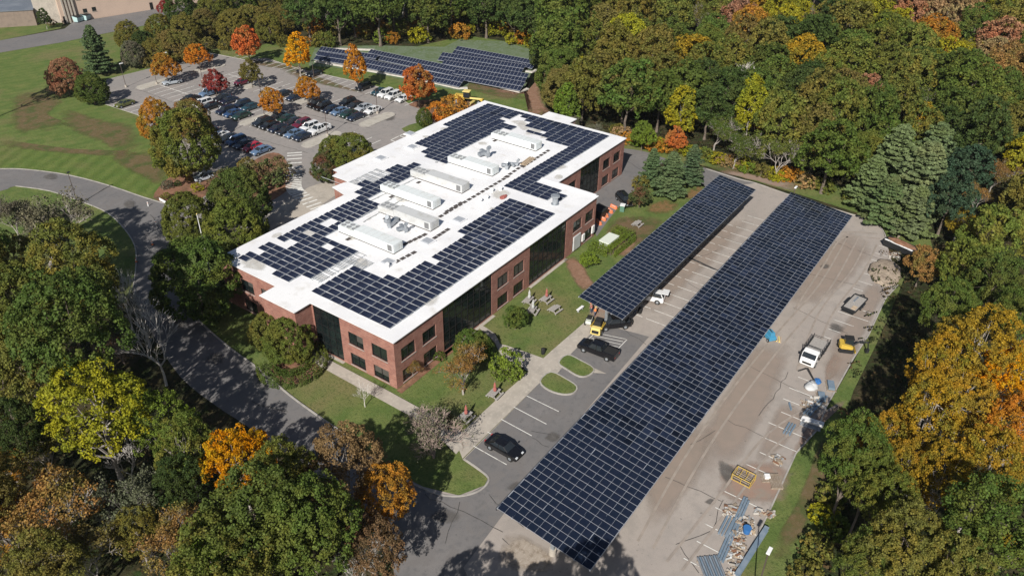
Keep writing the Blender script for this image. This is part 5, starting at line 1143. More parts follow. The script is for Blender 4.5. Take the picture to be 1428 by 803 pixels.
L3=(A-B2).length; h=MB(); h.box(.05,L3+1,*sorted((-s2*1.5,-s2*24)),0,7.6,M['walk']); h.obj('wall',t); h=MB(); h.box(0,L3+1.1,*sorted((-s2*1.4,-s2*24.1)),7.6,7.85,M['white']); h.obj('roof',t)
# ------------------------------------------------------------------ trees
def leaves(name, clumps, n_per, size, seed, mat_, flat=1.0, outw=.8, elong=1.0):
    """clumps: (centre, radius, outward dir); one quad per leaf spray on the clump's outer shell"""
    r=np.random.default_rng(seed); C_=np.array([c[0] for c in clumps],float); R_=np.array([c[1] for c in clumps],float); D_=np.array([c[2] for c in clumps],float)
    k=len(C_)*n_per; idx=np.repeat(np.arange(len(C_)),n_per)
    v=r.normal(size=(k,3)); v/=np.linalg.norm(v,axis=1)[:,None]; v=v+D_[idx]*.75; v/=np.linalg.norm(v,axis=1)[:,None]
    rad=R_[idx]*r.uniform(.55,1.1,k)
    P=C_[idx]+v*rad[:,None]*np.array([1,1,flat])
    nr=v*outw+r.normal(size=(k,3))*.55+np.array([0,0,.25]); nr/=np.linalg.norm(nr,axis=1)[:,None]
    a=np.cross(nr,r.normal(size=(k,3))); a/=np.linalg.norm(a,axis=1)[:,None]+1e-9; b=np.cross(nr,a)
    s=size*r.uniform(.6,1.25,k)[:,None]; w=a*s*.5; h=b*s*.5*elong
    V=np.stack([P-h,P+w*.9-h*.1,P+h,P-w*.9+h*.1],1).reshape(-1,3)
    me=bpy.data.meshes.new(name); me.vertices.add(len(V)); me.vertices.foreach_set('co',V.astype(np.float32).ravel())
    me.loops.add(4*k); me.loops.foreach_set('vertex_index',np.arange(4*k,dtype=np.int32)); me.polygons.add(k)
    me.polygons.foreach_set('loop_start',np.arange(0,4*k,4,dtype=np.int32)); me.polygons.foreach_set('loop_total',np.full(k,4,dtype=np.int32))
    me.materials.append(mat_); me.update(); me.validate(); return me
def lobes(seed,W,zc,hz,n,lr,cone=0,jit=.2):
    r=random.Random(seed); L=[(0,0,zc+hz*.25,lr*1.25)]
    for i in range(n):
        th=math.acos(1-1.55*(i+.5)/n); ph=i*2.399+r.uniform(-.4,.4); k=r.uniform(1-jit,1+jit*.5)
        lrr=lr*r.uniform(.75,1.2); a=(W/2-lrr)*k; b=(hz-lrr)*k
        cc=1-cone*max(-.6,cos(th)); L.append((a*sin(th)*cos(ph)*cc,a*sin(th)*sin(ph)*cc,zc+b*cos(th)*(1+cone*.3),lrr))
    return L
def clumps_on(L,seed,per,cr,low=-.5):
    r=random.Random(seed); out=[]
    for (x,y,z,R) in L:
        for i in range(int(per*(R*R)/(2.2**2))):
            v=Vector((r.gauss(0,1),r.gauss(0,1),r.gauss(0,1))).normalized()
            if v.z<low: continue
            p=Vector((x,y,z))+v*R*r.uniform(.86,1.04)
            if any((p-Vector(l[:3])).length<l[3]*.80 for l in L if l[3]!=R): continue
            out.append((tuple(p),cr*r.uniform(.7,1.3),tuple((v+Vector((0,0,.35))).normalized())))
    return out
def limb_tree(seed,H,crown_pts,m_,r0=.28,nl=9,top=.72):
    """tapered trunk with limbs reaching towards crown points"""
    r=random.Random(seed); mb=MB(); pts=[Vector((0,0,0))]; n=6
    for i in range(1,n+1): pts.append(Vector((r.uniform(-.12,.12)*i*.5,r.uniform(-.12,.12)*i*.5,H*top*i/n)))
    rad=[r0*1.35]+[r0*(1-.75*i/n) for i in range(1,n+1)]
    for i in range(n): mb.tube(pts[i],pts[i+1],rad[i],rad[i+1],m_,8,False)
    for k in range(nl):
        i=r.randint(2,n); b=pts[i]; c=Vector(crown_pts[r.randrange(len(crown_pts))]); mid=(b+c)/2+Vector((r.uniform(-.3,.3),r.uniform(-.3,.3),-.1*(c-b).length)); rr=rad[i]*.6
        mb.tube(b,mid,rr,rr*.6,m_,6,False); mb.tube(mid,b+(c-b)*.92,rr*.6,rr*.2,m_,5,False)
    return mb
def bare_mesh(seed,H,spread,m_,depth=5,trunk=.16,r0=.16,tw=.03,ml=None,up_=.35,multi=1):
    r=random.Random(seed); mb=MB(); tips=[]
    def grow(p,d,L,rr,k):
        q=p+d*L; mid=(p+q)/2+Vector((r.gauss(0,1),r.gauss(0,1),r.gauss(0,1)))*L*.05
        mb.tube(p,mid,rr,rr*.85,m_,5 if k>2 else 3,False); mb.tube(mid,q,rr*.85,rr*.68,m_,5 if k>2 else 3,False)
        if k==0: tips.append((tuple(q),.5,(0,0,1))); return
        n=3 if k>1 else 4
        for i in range(n):
            a=Vector((r.gauss(0,1),r.gauss(0,1),r.gauss(0,.7))); nd=(d*.85+a.normalized()*spread*r.uniform(.6,1.2)+Vector((0,0,up_*.3))).normalized()
            grow(q if i<2 else mid.lerp(q,.5),nd,L*r.uniform(.66,.92),max(tw,rr*.58),k-1)
    for j in range(multi):
        d0=Vector((r.gauss(0,.25),r.gauss(0,.25),1)).normalized() if multi>1 else Vector((0,0,1))
        grow(Vector((0,0,0)),d0,H*trunk*r.uniform(.9,1.15),r0,depth)
    return mb,tips
KIND={}
def reg(kind,crown,trunk,W,H,zc): KIND.setdefault(kind,[]).append((crown,trunk,W,H,zc))
for s in range(4):    # broad oak-like forest tree
    L=lobes(s+1,10,8.0,5.6,24,1.8,.08,.32); cl=clumps_on(L,s,44,.66)
    reg('oak_far',leaves('crown',cl,26,.42,s,M['leaf']),limb_tree(s,13,[l[:3] for l in L],M['bark'],nl=8).mesh('trunk'),10,13.6,8.2)
for s in range(3):    # same habit, finer leaves for the near trees
    L=lobes(s+11,10,7.9,5.7,30,1.7,.1,.3); cl=clumps_on(L,s+5,64,.52)
    reg('oak_near',leaves('crown',cl,48,.23,s+7,M['leaf']),limb_tree(s+5,13,[l[:3] for l in L],M['bark'],nl=14).mesh('trunk'),10,13.6,8.2)
for s in range(2):    # loose open maple crown, near
    L=lobes(s+31,10,7.8,5.4,34,1.5,.15,.34); L.append((0,0,7.5,3.2)); cl=clumps_on(L,s+35,64,.5,-.85)
    reg('maple_near',leaves('crown',cl,36,.24,s+17,M['leaf'],outw=.6),limb_tree(s+15,13,[l[:3] for l in L],M['palebark'],nl=22).mesh('trunk'),10,13.2,8.0)
for s in range(2):    # dense rounded ornamental
    L=lobes(s+51,8,4.3,4.5,60,1.3,.2,.13); L.append((0,0,4.2,3.0)); cl=clumps_on(L,s+55,95,.42,-.95)
    reg('round',leaves('crown',cl,60,.20,s+27,M['leaf']),limb_tree(s+25,8,[l[:3] for l in L],M['bark'],r0=.2,nl=8).mesh('trunk'),8,8.8,4.6)
for s in range(3):    # small parking-lot maple
    L=lobes(s+71,6,4.3,2.9,24,.95,.38,.32); L.append((0,0,4.0,1.7)); cl=clumps_on(L,s+75,110,.38,-.95)
    reg('small',leaves('crown',cl,34,.24,s+37,M['leaf'],outw=.6),limb_tree(s+35,6.5,[l[:3] for l in L],M['bark'],r0=.12,nl=10).mesh('trunk'),6,7.4,4.5)
for s in range(2):    # narrow egg-shaped maple
    L=lobes(s+81,4.6,4.8,3.7,26,.85,.35,.3); L.append((0,0,4.6,1.5)); cl=clumps_on(L,s+85,120,.34,-.95)
    reg('oval',leaves('crown',cl,30,.25,s+47,M['leaf'],outw=.6),limb_tree(s+45,7,[l[:3] for l in L],M['palebark'],r0=.12,nl=10).mesh('trunk'),4.6,8.6,4.9)
for s in range(3):    # layered pine
    r=random.Random(s+90); cl=[]; mb=MB(); H=12.; mb.tube((0,0,0),(0,0,H*.97),.22,.03,M['bark'],7,False); z=1.0
    while z<H-.3:
        f=(H-z)/H; Lb=4.1*min(1,f**.75)*r.uniform(.85,1.1); nb=6 if f>.25 else 5; ph=r.uniform(0,6)
        for i in range(nb):
            a=ph+2*pi*i/nb+r.uniform(-.25,.25); Li=Lb*r.uniform(.75,1.15); rise=.18 if f>.5 else .45
            tip=Vector((cos(a)*Li,sin(a)*Li,z+Li*rise)); mb.tube((0,0,z),tip,.06,.015,M['bark'],4,False)
            m=max(2,int(Li/.55))
            for j in range(1,m+1):
                t_=j/m; p=Vector((0,0,z)).lerp(tip,t_); side=Vector((-sin(a),cos(a),0)); ws=.55*sin(pi*min(1,t_*.8+.15))*Li*.35
                for q in (-1,0,1):
                    c=p+side*q*ws+Vector((0,0,r.uniform(-.05,.1))); d=(Vector((cos(a),sin(a),.5))+side*q*.6).normalized(); cl.append((tuple(c),.36,tuple(d)))
        z+=.62+.3*f
    reg('pine',leaves('crown',cl,16,.34,s+57,M['needle'],flat=.45,outw=.35,elong=1.5),mb.mesh('trunk'),8.2,12,5.0)
for s in range(3):    # leafless tree
    mb,t_=bare_mesh(s+3,9,.46,M['whitebark'],5,.25,.13,.016); reg('bare',None,mb.mesh('branches'),8.,9.,5.2)
for s in range(2):    # leafless spreading shrubby tree with brown twigs
    mb,t_=bare_mesh(s+13,6,.75,M['twig'],5,.2,.10,.02,multi=3)
    cl=[(p,.35,d) for p,q,d in t_ if random.random()<.5]; reg('twiggy',leaves('crown',cl,3,.13,s+67,M['leaf']),mb.mesh('branches'),6.2,5.6,3.2)
for s in range(2):    # thinly leaved tree
    mb,t_=bare_mesh(s+23,11,.6,M['palebark'],6,.2,.2,.022); cl=[(p,.55,d) for p,q,d in t_ if random.random()<.75]
    reg('sparse',leaves('crown',cl,9,.22,s+77,M['leaf'],outw=.5),mb.mesh('branches'),9.5,10.5,6.3)
for s in range(3):    # shrub
    L=lobes(s+101,3,.95,1.15,9,.68); cl=clumps_on(L,s+105,300,.24,-.9)
    reg('bush',leaves('crown',cl,14,.17,s+87,M['leaf']),limb_tree(s+65,1.4,[l[:3] for l in L],M['bark'],r0=.05,nl=6).mesh('stem'),3,2.1,.95)
for s in range(2):    # far shrub, coarse
    L=lobes(s+111,5,1.7,1.9,10,1.1); cl=clumps_on(L,s+115,70,.45,-.9)
    reg('scrub',leaves('crown',cl,18,.36,s+97,M['leaf'],outw=.6),limb_tree(s+75,2.6,[l[:3] for l in L],M['bark'],r0=.07,nl=6).mesh('stem'),5,3.5,1.7)
PAL={ # leaf colour, second colour
 'dk':((.046,.074,.020),(.066,.088,.024)),'green':((.072,.108,.024),(.108,.125,.028)),'mid':((.102,.128,.028),(.150,.142,.030)),'olive':((.130,.128,.032),(.17,.14,.034)),'brownol':((.155,.125,.040),(.13,.125,.032)),
 'lime':((.14,.19,.03),(.11,.155,.03)),'yg':((.25,.235,.022),(.18,.19,.025)),'yellow':((.32,.23,.030),(.24,.20,.035)),'gold':((.31,.192,.026),(.19,.160,.028)),'orange':((.42,.155,.030),(.36,.19,.03)),'redor':((.42,.125,.04),(.34,.16,.055)),
 'red':((.27,.05,.045),(.20,.06,.045)),'brightred':((.50,.08,.04),(.40,.1,.05)),'pinkbr':((.27,.155,.095),(.30,.13,.07)),'russet':((.25,.145,.050),(.17,.14,.042)),'brown':((.19,.12,.06),(.135,.10,.05)),'bluegr':((.095,.145,.068),(.115,.155,.070)),'palepine':((.130,.175,.078),(.150,.185,.078)),'dkpine':((.040,.070,.040),(.050,.078,.040)),
 'grey':((.14,.135,.09),(.115,.12,.07)),'orgold':((.52,.23,.022),(.44,.27,.025)),'olred':((.125,.115,.035),(.20,.09,.04)),'orbr':((.37,.175,.035),(.26,.17,.035)),'tan':((.25,.18,.09),(.29,.19,.09)),'grred':((.085,.105,.038),(.165,.07,.05))}
CW={'palepine':'pale green','dk':'dark green','green':'green','mid':'mid green','olive':'olive green','brownol':'brownish olive','lime':'lime green','yg':'yellow green','yellow':'yellow','gold':'gold','orange':'orange','redor':'red orange','red':'crimson','brightred':'bright red','pinkbr':'pinkish brown','russet':'russet','brown':'brown','bluegr':'blue green','dkpine':'very dark green','grey':'greyish','orgold':'orange gold','olred':'olive and red','orbr':'orange brown','tan':'tan','grred':'green and dark red'}
NAME={'oak_far':'oak_tree','oak_near':'oak_tree','maple_near':'maple_tree','round':'round_tree','small':'maple_tree','oval':'maple_tree','pine':'pine_tree','bare':'bare_tree','twiggy':'bare_tree','sparse':'thin_tree','bush':'shrub','scrub':'shrub'}
planted=[]; rt=random.Random(21)
def plant(kind,x,y,Wm,pal,label,group=None,vz=1.,var=None,cat=None,lift=0):
    v=KIND[kind]; c,tr,W,H,zc=v[(var if var is not None else rt.randrange(len(v)))%len(v)]; s=Wm/W
    t=thing(NAME[kind],label,cat or ('shrub' if kind in('bush','scrub') else 'tree'),(x,y,0),rt.uniform(0,6.28),group); t.scale=(s*rt.uniform(.9,1.12),s*rt.uniform(.9,1.12),s*vz)
    j=lambda col,k:[max(.004,q*1.1*k*rt.uniform(.94,1.06)) for q in col]
    k=rt.uniform(.88,1.14); a,b=PAL[pal]
    if c: o=put('crown' ,c,t,(0,0,lift)); o.color=(*j(a,k),1); o['tint']=j(b,k)
    put('trunk' if kind not in('bare','twiggy','sparse','bush','scrub') else ('branches' if kind not in('bush','scrub') else 'stem'),tr,t,scale=(1,1,(H*.72+lift)/(H*.72)) if lift else None)
    planted.append((x,y,Wm/2)); return t
def at(kind,px,py,wpx,pal,label,group=None,vz=1.,var=None,lift=0):
    v=KIND[kind][0]; W=6.
    for _ in range(8):
        z=(v[4]+lift)/v[2]*W*vz; x,y=g(px,py,z); d=proj(x,y,z)[2]; W=wpx/CF*d
    return plant(kind,x,y,W,pal,label,group,vz,var,None,lift)
# -- around the office
at('round',272,388,112,'green','broad round green tree hiding the front left corner of the office',var=0,vz=.95)
at('round',262,304,68,'mid','small bright green round tree left of the flagpole',var=1)
at('round',333,276,80,'green','round green tree behind the flagpole by the brown shrubs',var=0)
at('round',330,322,88,'mid','round green tree just right of the flagpole, against the roof edge',var=1)
at('round',256,200,86,'mid','large green tree at the near corner of the back lot beside the planting bed',var=0,vz=1.05)
at('round',218,168,48,'orbr','orange brown round tree at the left of the large green tree',var=1,vz=1.15)
at('round',266,168,54,'olred','reddish topped tree behind the large green tree',var=0)
at('round',455,232,46,'grred','dark reddish green tree at the left end of the clump by the entrance',var=1,vz=.85)
at('round',488,216,62,'mid','green tree at the right end of the clump by the entrance',var=0,vz=.85)
at('round',466,208,40,'mid','green tree at the back of the clump by the entrance',var=1,vz=.85)
at('bush',316,258,56,'grred','dark reddish shrub on the bed nearest the round trees'); at('bush',350,248,52,'red' if False else 'grred','dark reddish shrub in the middle of the brown bed'); at('bush',383,240,50,'grred','reddish shrub at the crosswalk end of the brown bed'); at('bush',345,232,30,'brownol','small olive brown shrub behind the middle of the brown bed')
at('round',372,460,56,'olive','olive yellow round tree in the clump before the front left wall',var=1,vz=.85); at('round',402,474,74,'mid','larger round green tree in the clump before the front left wall',var=0,vz=.8); 
at('bush',640,486,60,'green','green shrub before the first glass wall') if False else None
at('round',660,482,52,'green','green round tree beside the curved walk before the glass wall',var=1,vz=.85); at('bush',707,511,50,'lime','lime green shrub tree beside the walk',vz=1.25)
at('small',719,441,38,'green','small round green tree with a short trunk beside the picnic tables',var=0,vz=.8)
at('sparse',645,516,84,'russet','half bare reddish tree on the lawn before the front right corner',var=0,vz=.8)
at('twiggy',603,602,104,'grey','wide leafless greyish brown tree at the walk corner by the parking stalls',var=0,vz=.95)
at('bare',507,548,44,'grey','small leafless pale tree on the front lawn by the walk',var=1,vz=.9)
at('sparse',575,510,30,'russet','thin leafless sapling before the front corner windows',var=1)
at('bush',612,497,18,'green','small shrub at the foot of the first glass wall'); at('bush',625,586,26,'grred','low dark shrub at the inner corner of the front walks')
at('small',822,360,26,'lime','tiny green sapling by the path above the short carport',var=1,vz=.8)
at('small',893,273,36,'grred','small dark red and green tree beside the service road',var=2,vz=.7)
at('pine',909,238,40,'bluegr','blue green pine at the left of the three by the service road',vz=.95); at('pine',936,249,60,'bluegr','broad blue green pine in the middle of the three by the service road',vz=.75); at('pine',965,236,46,'bluegr','blue green pine at the right of the three by the service road',vz=.9)
at('bush',893,256,28,'olive','olive shrub between the red tree and the pines')
at('bush',978,285,24,'green','low dark shrub on the lawn beside the short carport')
# planting bed shrubs
for px,py,w,p,l in [(233,258,17,'grey','round grey green shrub at the left of the planting bed'),(248,256,11,'dk','small dark round shrub in the planting bed'),(275,262,17,'yg','yellowish tuft shrub at the right of the planting bed'),(255,271,9,'red','tiny dark red shrub in the planting bed'),(232,274,14,'olive','low olive tuft at the near edge of the planting bed'),(264,250,12,'russet','low russet tuft at the back of the planting bed')]: at('bush',px,py,w,p,l)
# hedges as continuous clipped foliage
def hedge(pts,w,h,pal,label,n=3200,closed=False):
    r=np.random.default_rng(len(pts)); cl=[]; seg=[]
    for a,b in zip(pts[:-1],pts[1:]):
        L=hypot(b[0]-a[0],b[1]-a[1]); m=max(2,int(L/.35))
        for i in range(m):
            t=i/m; cx,cy=a[0]+(b[0]-a[0])*t,a[1]+(b[1]-a[1])*t; nx,ny=-(b[1]-a[1])/L,(b[0]-a[0])/L
            for u in np.linspace(-w/2,w/2,max(2,int(w/.4))):
                for z in np.arange(.2,h,.35):
                    if abs(abs(u)-w/2)<.01 or z>h-.45: cl.append(((cx+nx*u,cy+ny*u,z),.26,(nx*np.sign(u)*.7,ny*np.sign(u)*.7,.7)))
    c0=np.mean([c[0] for c in cl],axis=0); cl=[((c[0][0]-c0[0],c[0][1]-c0[1],c[0][2]),c[1],c[2]) for c in cl]
    me=leaves('foliage',cl,max(6,n//len(cl)),.15,5,M['leaf']); t=thing('hedge',label,'hedge',(c0[0],c0[1],0)); o=put('foliage',me,t); o.color=(*PAL[pal][0],1); o['tint']=list(PAL[pal][1])
    s=MB()
    for a,b in zip(pts[:-1],pts[1:]):
        L=hypot(b[0]-a[0],b[1]-a[1])
        for i in range(int(L/.8)+1):
            q=min(1,i*.8/L); x,y=a[0]+(b[0]-a[0])*q-c0[0],a[1]+(b[1]-a[1])*q-c0[1]; s.tube((x,y,0),(x+.1,y,h*.8),.04,.02,M['bark'],5)
    s.obj('stems',t); return t
tx,ty=g(849,340)
hedge([(tx-3.4,ty+1.6),(tx-3.4,ty-2.2),(tx+3.6,ty-2.4),(tx+3.6,ty+1.4)],1.5,1.5,'lime','clipped bright green hedge on three sides of the transformer cabinet',9000)
hx,hy=g(409,512); hp=[(hx+3.5*cos(a),hy+3.2*sin(a)) for a in np.linspace(pi*.75,pi*2.35,12)]
hedge(hp,2.2,1.4,'green','low round clipped hedge ringing the tree clump by the front left wall',12000)
# -- back lot trees
for k,px,py,w,p,l in [('small',229,92,36,'orbr','orange brown tree on the leftmost pale island'),('small',275,76,30,'orange','orange tree on the back left pale island'),('small',298,113,34,'red','crimson tree among the parked cars'),('small',348,99,33,'olive','olive green tree on the back pale island'),('small',378,140,34,'orange','orange tree over the parked cars in the middle of the back lot'),('small',427,123,32,'orange','orange tree on the small pale island at the middle of the back lot'),
  ('oval',415,74,32,'orgold','gold egg-shaped tree by the left end of the ground-mounted panels'),('oval',495,92,34,'orange','orange egg-shaped tree in front of the ground-mounted panels'),('small',583,116,50,'redor','broad bright orange red tree in front of the ground-mounted panels'),('small',343,58,44,'redor','red and pinkish tree at the far edge of the back lot'),('round',591,164,24,'green','small round green tree on the patch of lawn by the roof edge'),
  ('round',90,107,46,'pinkbr','pinkish orange round tree on the far left lawn'),('round',127,124,40,'green','green round tree at the left corner of the back lot'),('pine',134,76,46,'bluegr','dark blue green fir on the left lawn'),('oval',61,25,15,'dk','conical dark evergreen by the brown building')]: at(k,px,py,w,p,l)
at('bush',612,158,36,'orange','orange shrub at the left of the orange pair behind the roof edge'); at('bush',632,152,46,'orbr','orange brown shrub at the right of the orange pair behind the roof edge'); at('bush',72,32,12,'brown','dark shrub at the foot of the light brown wall')
gw='olive bushy trees along the top road'
for px,py,w,p in [(178,50,36,'olive'),(185,76,34,'grey'),(200,62,34,'dk'),(222,42,40,'olive'),(240,64,46,'brownol'),(214,72,34,'olive'),(258,42,46,'olive'),(262,66,36,'brownol'),(285,34,44,'brownol'),(300,18,50,'mid'),(252,12,44,'dk'),(325,36,40,'olive'),(350,28,40,'brownol'),(375,40,36,'olive'),(395,26,40,'brownol'),(232,8,24,'red'),(330,8,50,'green'),(375,6,44,'olive')]:
    at('round' if w>30 else 'small',px,py,w,p,f'{CW[p]} bushy tree in the belt between the top road and the back lot',gw,vz=rt.uniform(.8,1.05))
for px,py,w,p in [(205,88,22,'brownol'),(225,86,20,'olive'),(258,78,22,'grey'),(290,62,24,'brownol'),(315,62,24,'olive'),(395,58,22,'olive'),(385,48,22,'brownol')]: at('bush',px,py,w,p,f'{CW[p]} shrub at the foot of the bushy tree belt','shrubs below the bushy tree belt')
# -- near left and bottom wood
near=[('sparse',52,322,120,'grey','greyish thinly leaved tree at the left edge of the lawn curve'),('sparse',15,300,70,'grey','greyish thin tree at the far left edge above the olive tree'),('maple_near',20,362,70,'olive','olive gold tree at the left edge below the greyish tree'),
 ('oak_near',95,380,120,'mid','green oak beside the inner lawn curve'),('oak_near',25,430,120,'mid','green oak at the left edge, upper one'),('oak_near',95,455,150,'green','largest dark green oak at the left'),('oak_near',35,520,120,'olive','olive oak at the left edge, lower one'),('oak_near',150,400,50,'dk','small dark oak beside the bare trees'),
 ('bare',172,415,100,'grey','tall leafless grey tree at the left of the pair by the road'),('bare',212,470,130,'grey','wide leafless grey tree beside the road'),('bare',195,440,80,'grey','leafless grey tree between the other two by the road'),('twiggy',165,480,60,'russet','low russet twiggy tree under the leafless trees'),
 ('maple_near',132,568,130,'yg','large yellow green maple at the left'),('maple_near',225,585,90,'lime','light green maple beside the road bend'),('maple_near',258,625,90,'mid','green maple left of the orange gold tree'),('oak_near',252,672,80,'dk','dark green oak below the orange gold tree, left side'),
 ('maple_near',333,640,86,'orgold','brilliant orange gold maple at the road edge'),('oak_near',360,725,150,'green','huge green oak at the bottom, left part'),('oak_near',430,735,140,'green','huge green oak at the bottom, right part'),('oak_near',390,672,110,'mid','green oak above the huge pair at the bottom'),('maple_near',300,790,110,'lime','yellowish green tree at the bottom edge'),
 ('maple_near',480,650,110,'brown','dark russet tree in the shade beside the road'),('maple_near',535,690,84,'orbr','orange brown tree at the edge of the bottom drive'),('maple_near',520,760,90,'brown','brown tree low at the bottom drive'),('bare',500,790,90,'grey','leafless tree at the bottom edge beside the brown trees'),
 ('sparse',70,700,150,'russet','large russet half bare tree at the lower left'),('sparse',10,740,110,'orbr','orange brown thin tree at the lower left edge'),('maple_near',12,650,50,'orange','small orange tree at the left edge'),('sparse',60,630,100,'olive','olive thin tree above the russet tree'),('oak_near',20,600,90,'dk','dark green oak at the left edge above the orange tree'),
 ('sparse',200,700,120,'grey','greyish thin tree in the lower left wood'),('sparse',235,760,100,'russet','russet thin tree at the bottom left of centre'),('sparse',120,770,120,'brownol','brownish thin tree at the bottom edge on the left'),('oak_near',60,790,100,'olive','olive oak in the lower left corner'),('bare',175,640,80,'grey','pale leafless tree right of the yellow green maple'),('maple_near',190,740,70,'olive','olive tree between the thin trees at the bottom'),
 ('oak_near',-25,480,110,'green','green oak cut by the left edge'),('oak_near',-25,690,110,'brownol','brownish oak cut by the left edge')]
for k,px,py,w,p,l in near: at(k,px,py,w,p,l,vz=rt.uniform(1.0,1.15),lift=(6.5 if py<480 else 3) if k in('oak_near','maple_near') else 0)
for px,py,w,p in [(-60,330,110,'green'),(-75,270,90,'mid'),(-75,62,60,'green'),(-50,395,110,'olive')]: at('oak_near',px,py,w,p,'tree cut off by the left edge of the view','trees at the left edge of the view',vz=1.15,lift=9)
# -- right-hand wood, near part
nr=[('maple_near',1318,500,84,'gold','gold maple at the upper left of the gold group'),('maple_near',1368,480,100,'gold','gold maple at the top of the gold group'),('oak_tall',1213,668,80,'mid','dark green oak below the tall oak at the grass edge'),('maple_near',1300,572,96,'gold','gold maple in the middle left of the gold group'),('maple_near',1345,560,90,'gold','gold maple in the heart of the gold group'),('maple_near',1415,520,80,'orgold','orange gold maple cut by the right edge, upper'),('maple_near',1425,590,90,'orange','orange maple cut by the right edge, lower'),
 ('maple_tall',1240,608,70,'gold','gold maple nearest the lot in the gold group'),('oak_tall',1192,630,92,'green','dark green oak at the grass edge before the gold trees'),('maple_near',1265,645,80,'gold','gold olive maple below the gold group, left'),('maple_near',1315,662,90,'gold','gold olive maple below the gold group, middle'),('maple_near',1385,640,100,'gold','gold maple below the gold group, right'),
 ('oak_near',1240,700,90,'mid','green oak beside the leafless tree at the lower right'),('bare',1290,700,70,'grey','leafless tree in the dark gap at the lower right'),('oak_near',1260,760,110,'olive','olive oak at the lower right'),('maple_near',1290,762,34,'yellow','small yellow maple alone in the dark at the lower right'),('oak_near',1395,740,140,'green','dark green oak at the lower right edge'),('oak_near',1210,780,90,'mid','green oak at the bottom edge near the grass'),('maple_near',1412,758,30,'yellow','small yellow tree at the lower right edge'),
 ('oak_near',1330,800,110,'olive','olive oak on the bottom edge'),('oak_near',1400,680,60,'olive','small olive oak under the gold maple'),
 ('pinew',1212,262,71,'bluegr','light green pine nearest the guard rail'),('pinew',1245,235,94,'bluegr','large light green pine behind the guard rail'),('pinew',1283,262,100,'bluegr','largest light green pine above the guard rail'),('pinew',1235,285,67,'bluegr','green pine low beside the guard rail'),('pinew',1300,222,78,'bluegr','light green pine at the back of the pine group'),('pinew',1275,300,67,'bluegr','green pine at the grass corner'),
 ('oak_far',1352,232,58,'dkpine','very dark tree right of the pines, upper'),('oak_far',1325,278,66,'dkpine','very dark tree right of the pines, lower'),('sparse',1390,240,50,'russet','russet half bare tree at the upper right'),('sparse',1365,275,44,'russet','small russet half bare tree beside the very dark tree'),('maple_near',1340,308,38,'yellow','yellow tree between the pines and the green wood'),
 ('small',1249,193,24,'brightred','bright red tree above the pines'),('small',1284,163,40,'gold','gold tree above the pines'),('oak_far',1288,368,44,'russet','russet tree at the edge of the dark gap'),('oak_far',1345,375,70,'mid','green tree at the left of the right hand wood'),('oak_far',1385,330,80,'mid','green tree right of the yellow tree'),('oak_near',1385,400,90,'green','green oak above the gold group, right'),('oak_near',1325,430,80,'green','green oak above the gold group, left'),('oak_near',1422,440,70,'green','green oak at the right edge above the gold group'),
 ('sparse',800,172,30,'grey','greyish leafless tree just behind the far roof corner'),('sparse',826,186,36,'grey','greyish twiggy tree right of the roof annex'),('oval',790,146,34,'lime','lime yellow tree behind the roof annex'),('oval',812,110,30,'yg','yellow green tree in the wood above the annex'),('small',897,186,34,'lime','lime green tree at the wood edge by the service road'),('small',942,192,30,'redor','orange tree at the wood edge by the service road'),('oval',950,155,40,'yg','yellow green tree in the wood above the service road'),
 ('oval',1048,148,44,'yg','yellow green tree in the wood above the short carport'),('small',1072,170,34,'orbr','orange brown tree in the wood above the long carport'),('small',1210,123,40,'pinkbr','pinkish tree in the middle of the wood'),('sparse',1345,98,50,'tan','tan half bare tree with white limbs in the upper right wood'),('oak_far',1250,40,46,'yg','bright yellow green tree in the upper right wood')]
for k,px,py,w,p,l in nr:
    if k=='pinew': at('pine',px,py,w,'palepine',l,vz=.78); continue
    if k.endswith('_tall'): at(k[:-5]+'_near',px,py,w,p,l,vz=1.25,lift=5)
    elif k.endswith('_low'): at('oak_near',px,py,w,p,l,vz=.5)
    else: at(k,px,py,w,p,l,vz=rt.uniform(1.,1.15),lift=8 if k in('oak_near','maple_near') and py>400 else 0)
# trees standing just outside the frame that throw the shade on the bottom drive
for x,y,w,p,lf in [(-26.5,-39.5,9,'green',5),(-24.5,-35.2,6,'olive',4.5),(-30,-30,8,'green',3),(-34,-12,9,'mid',3)]: plant('oak_near',x,y,w,p,'tree just below the bottom edge of the view, seen by its shade on the drive','trees below the bottom edge',vz=1.,lift=lf)
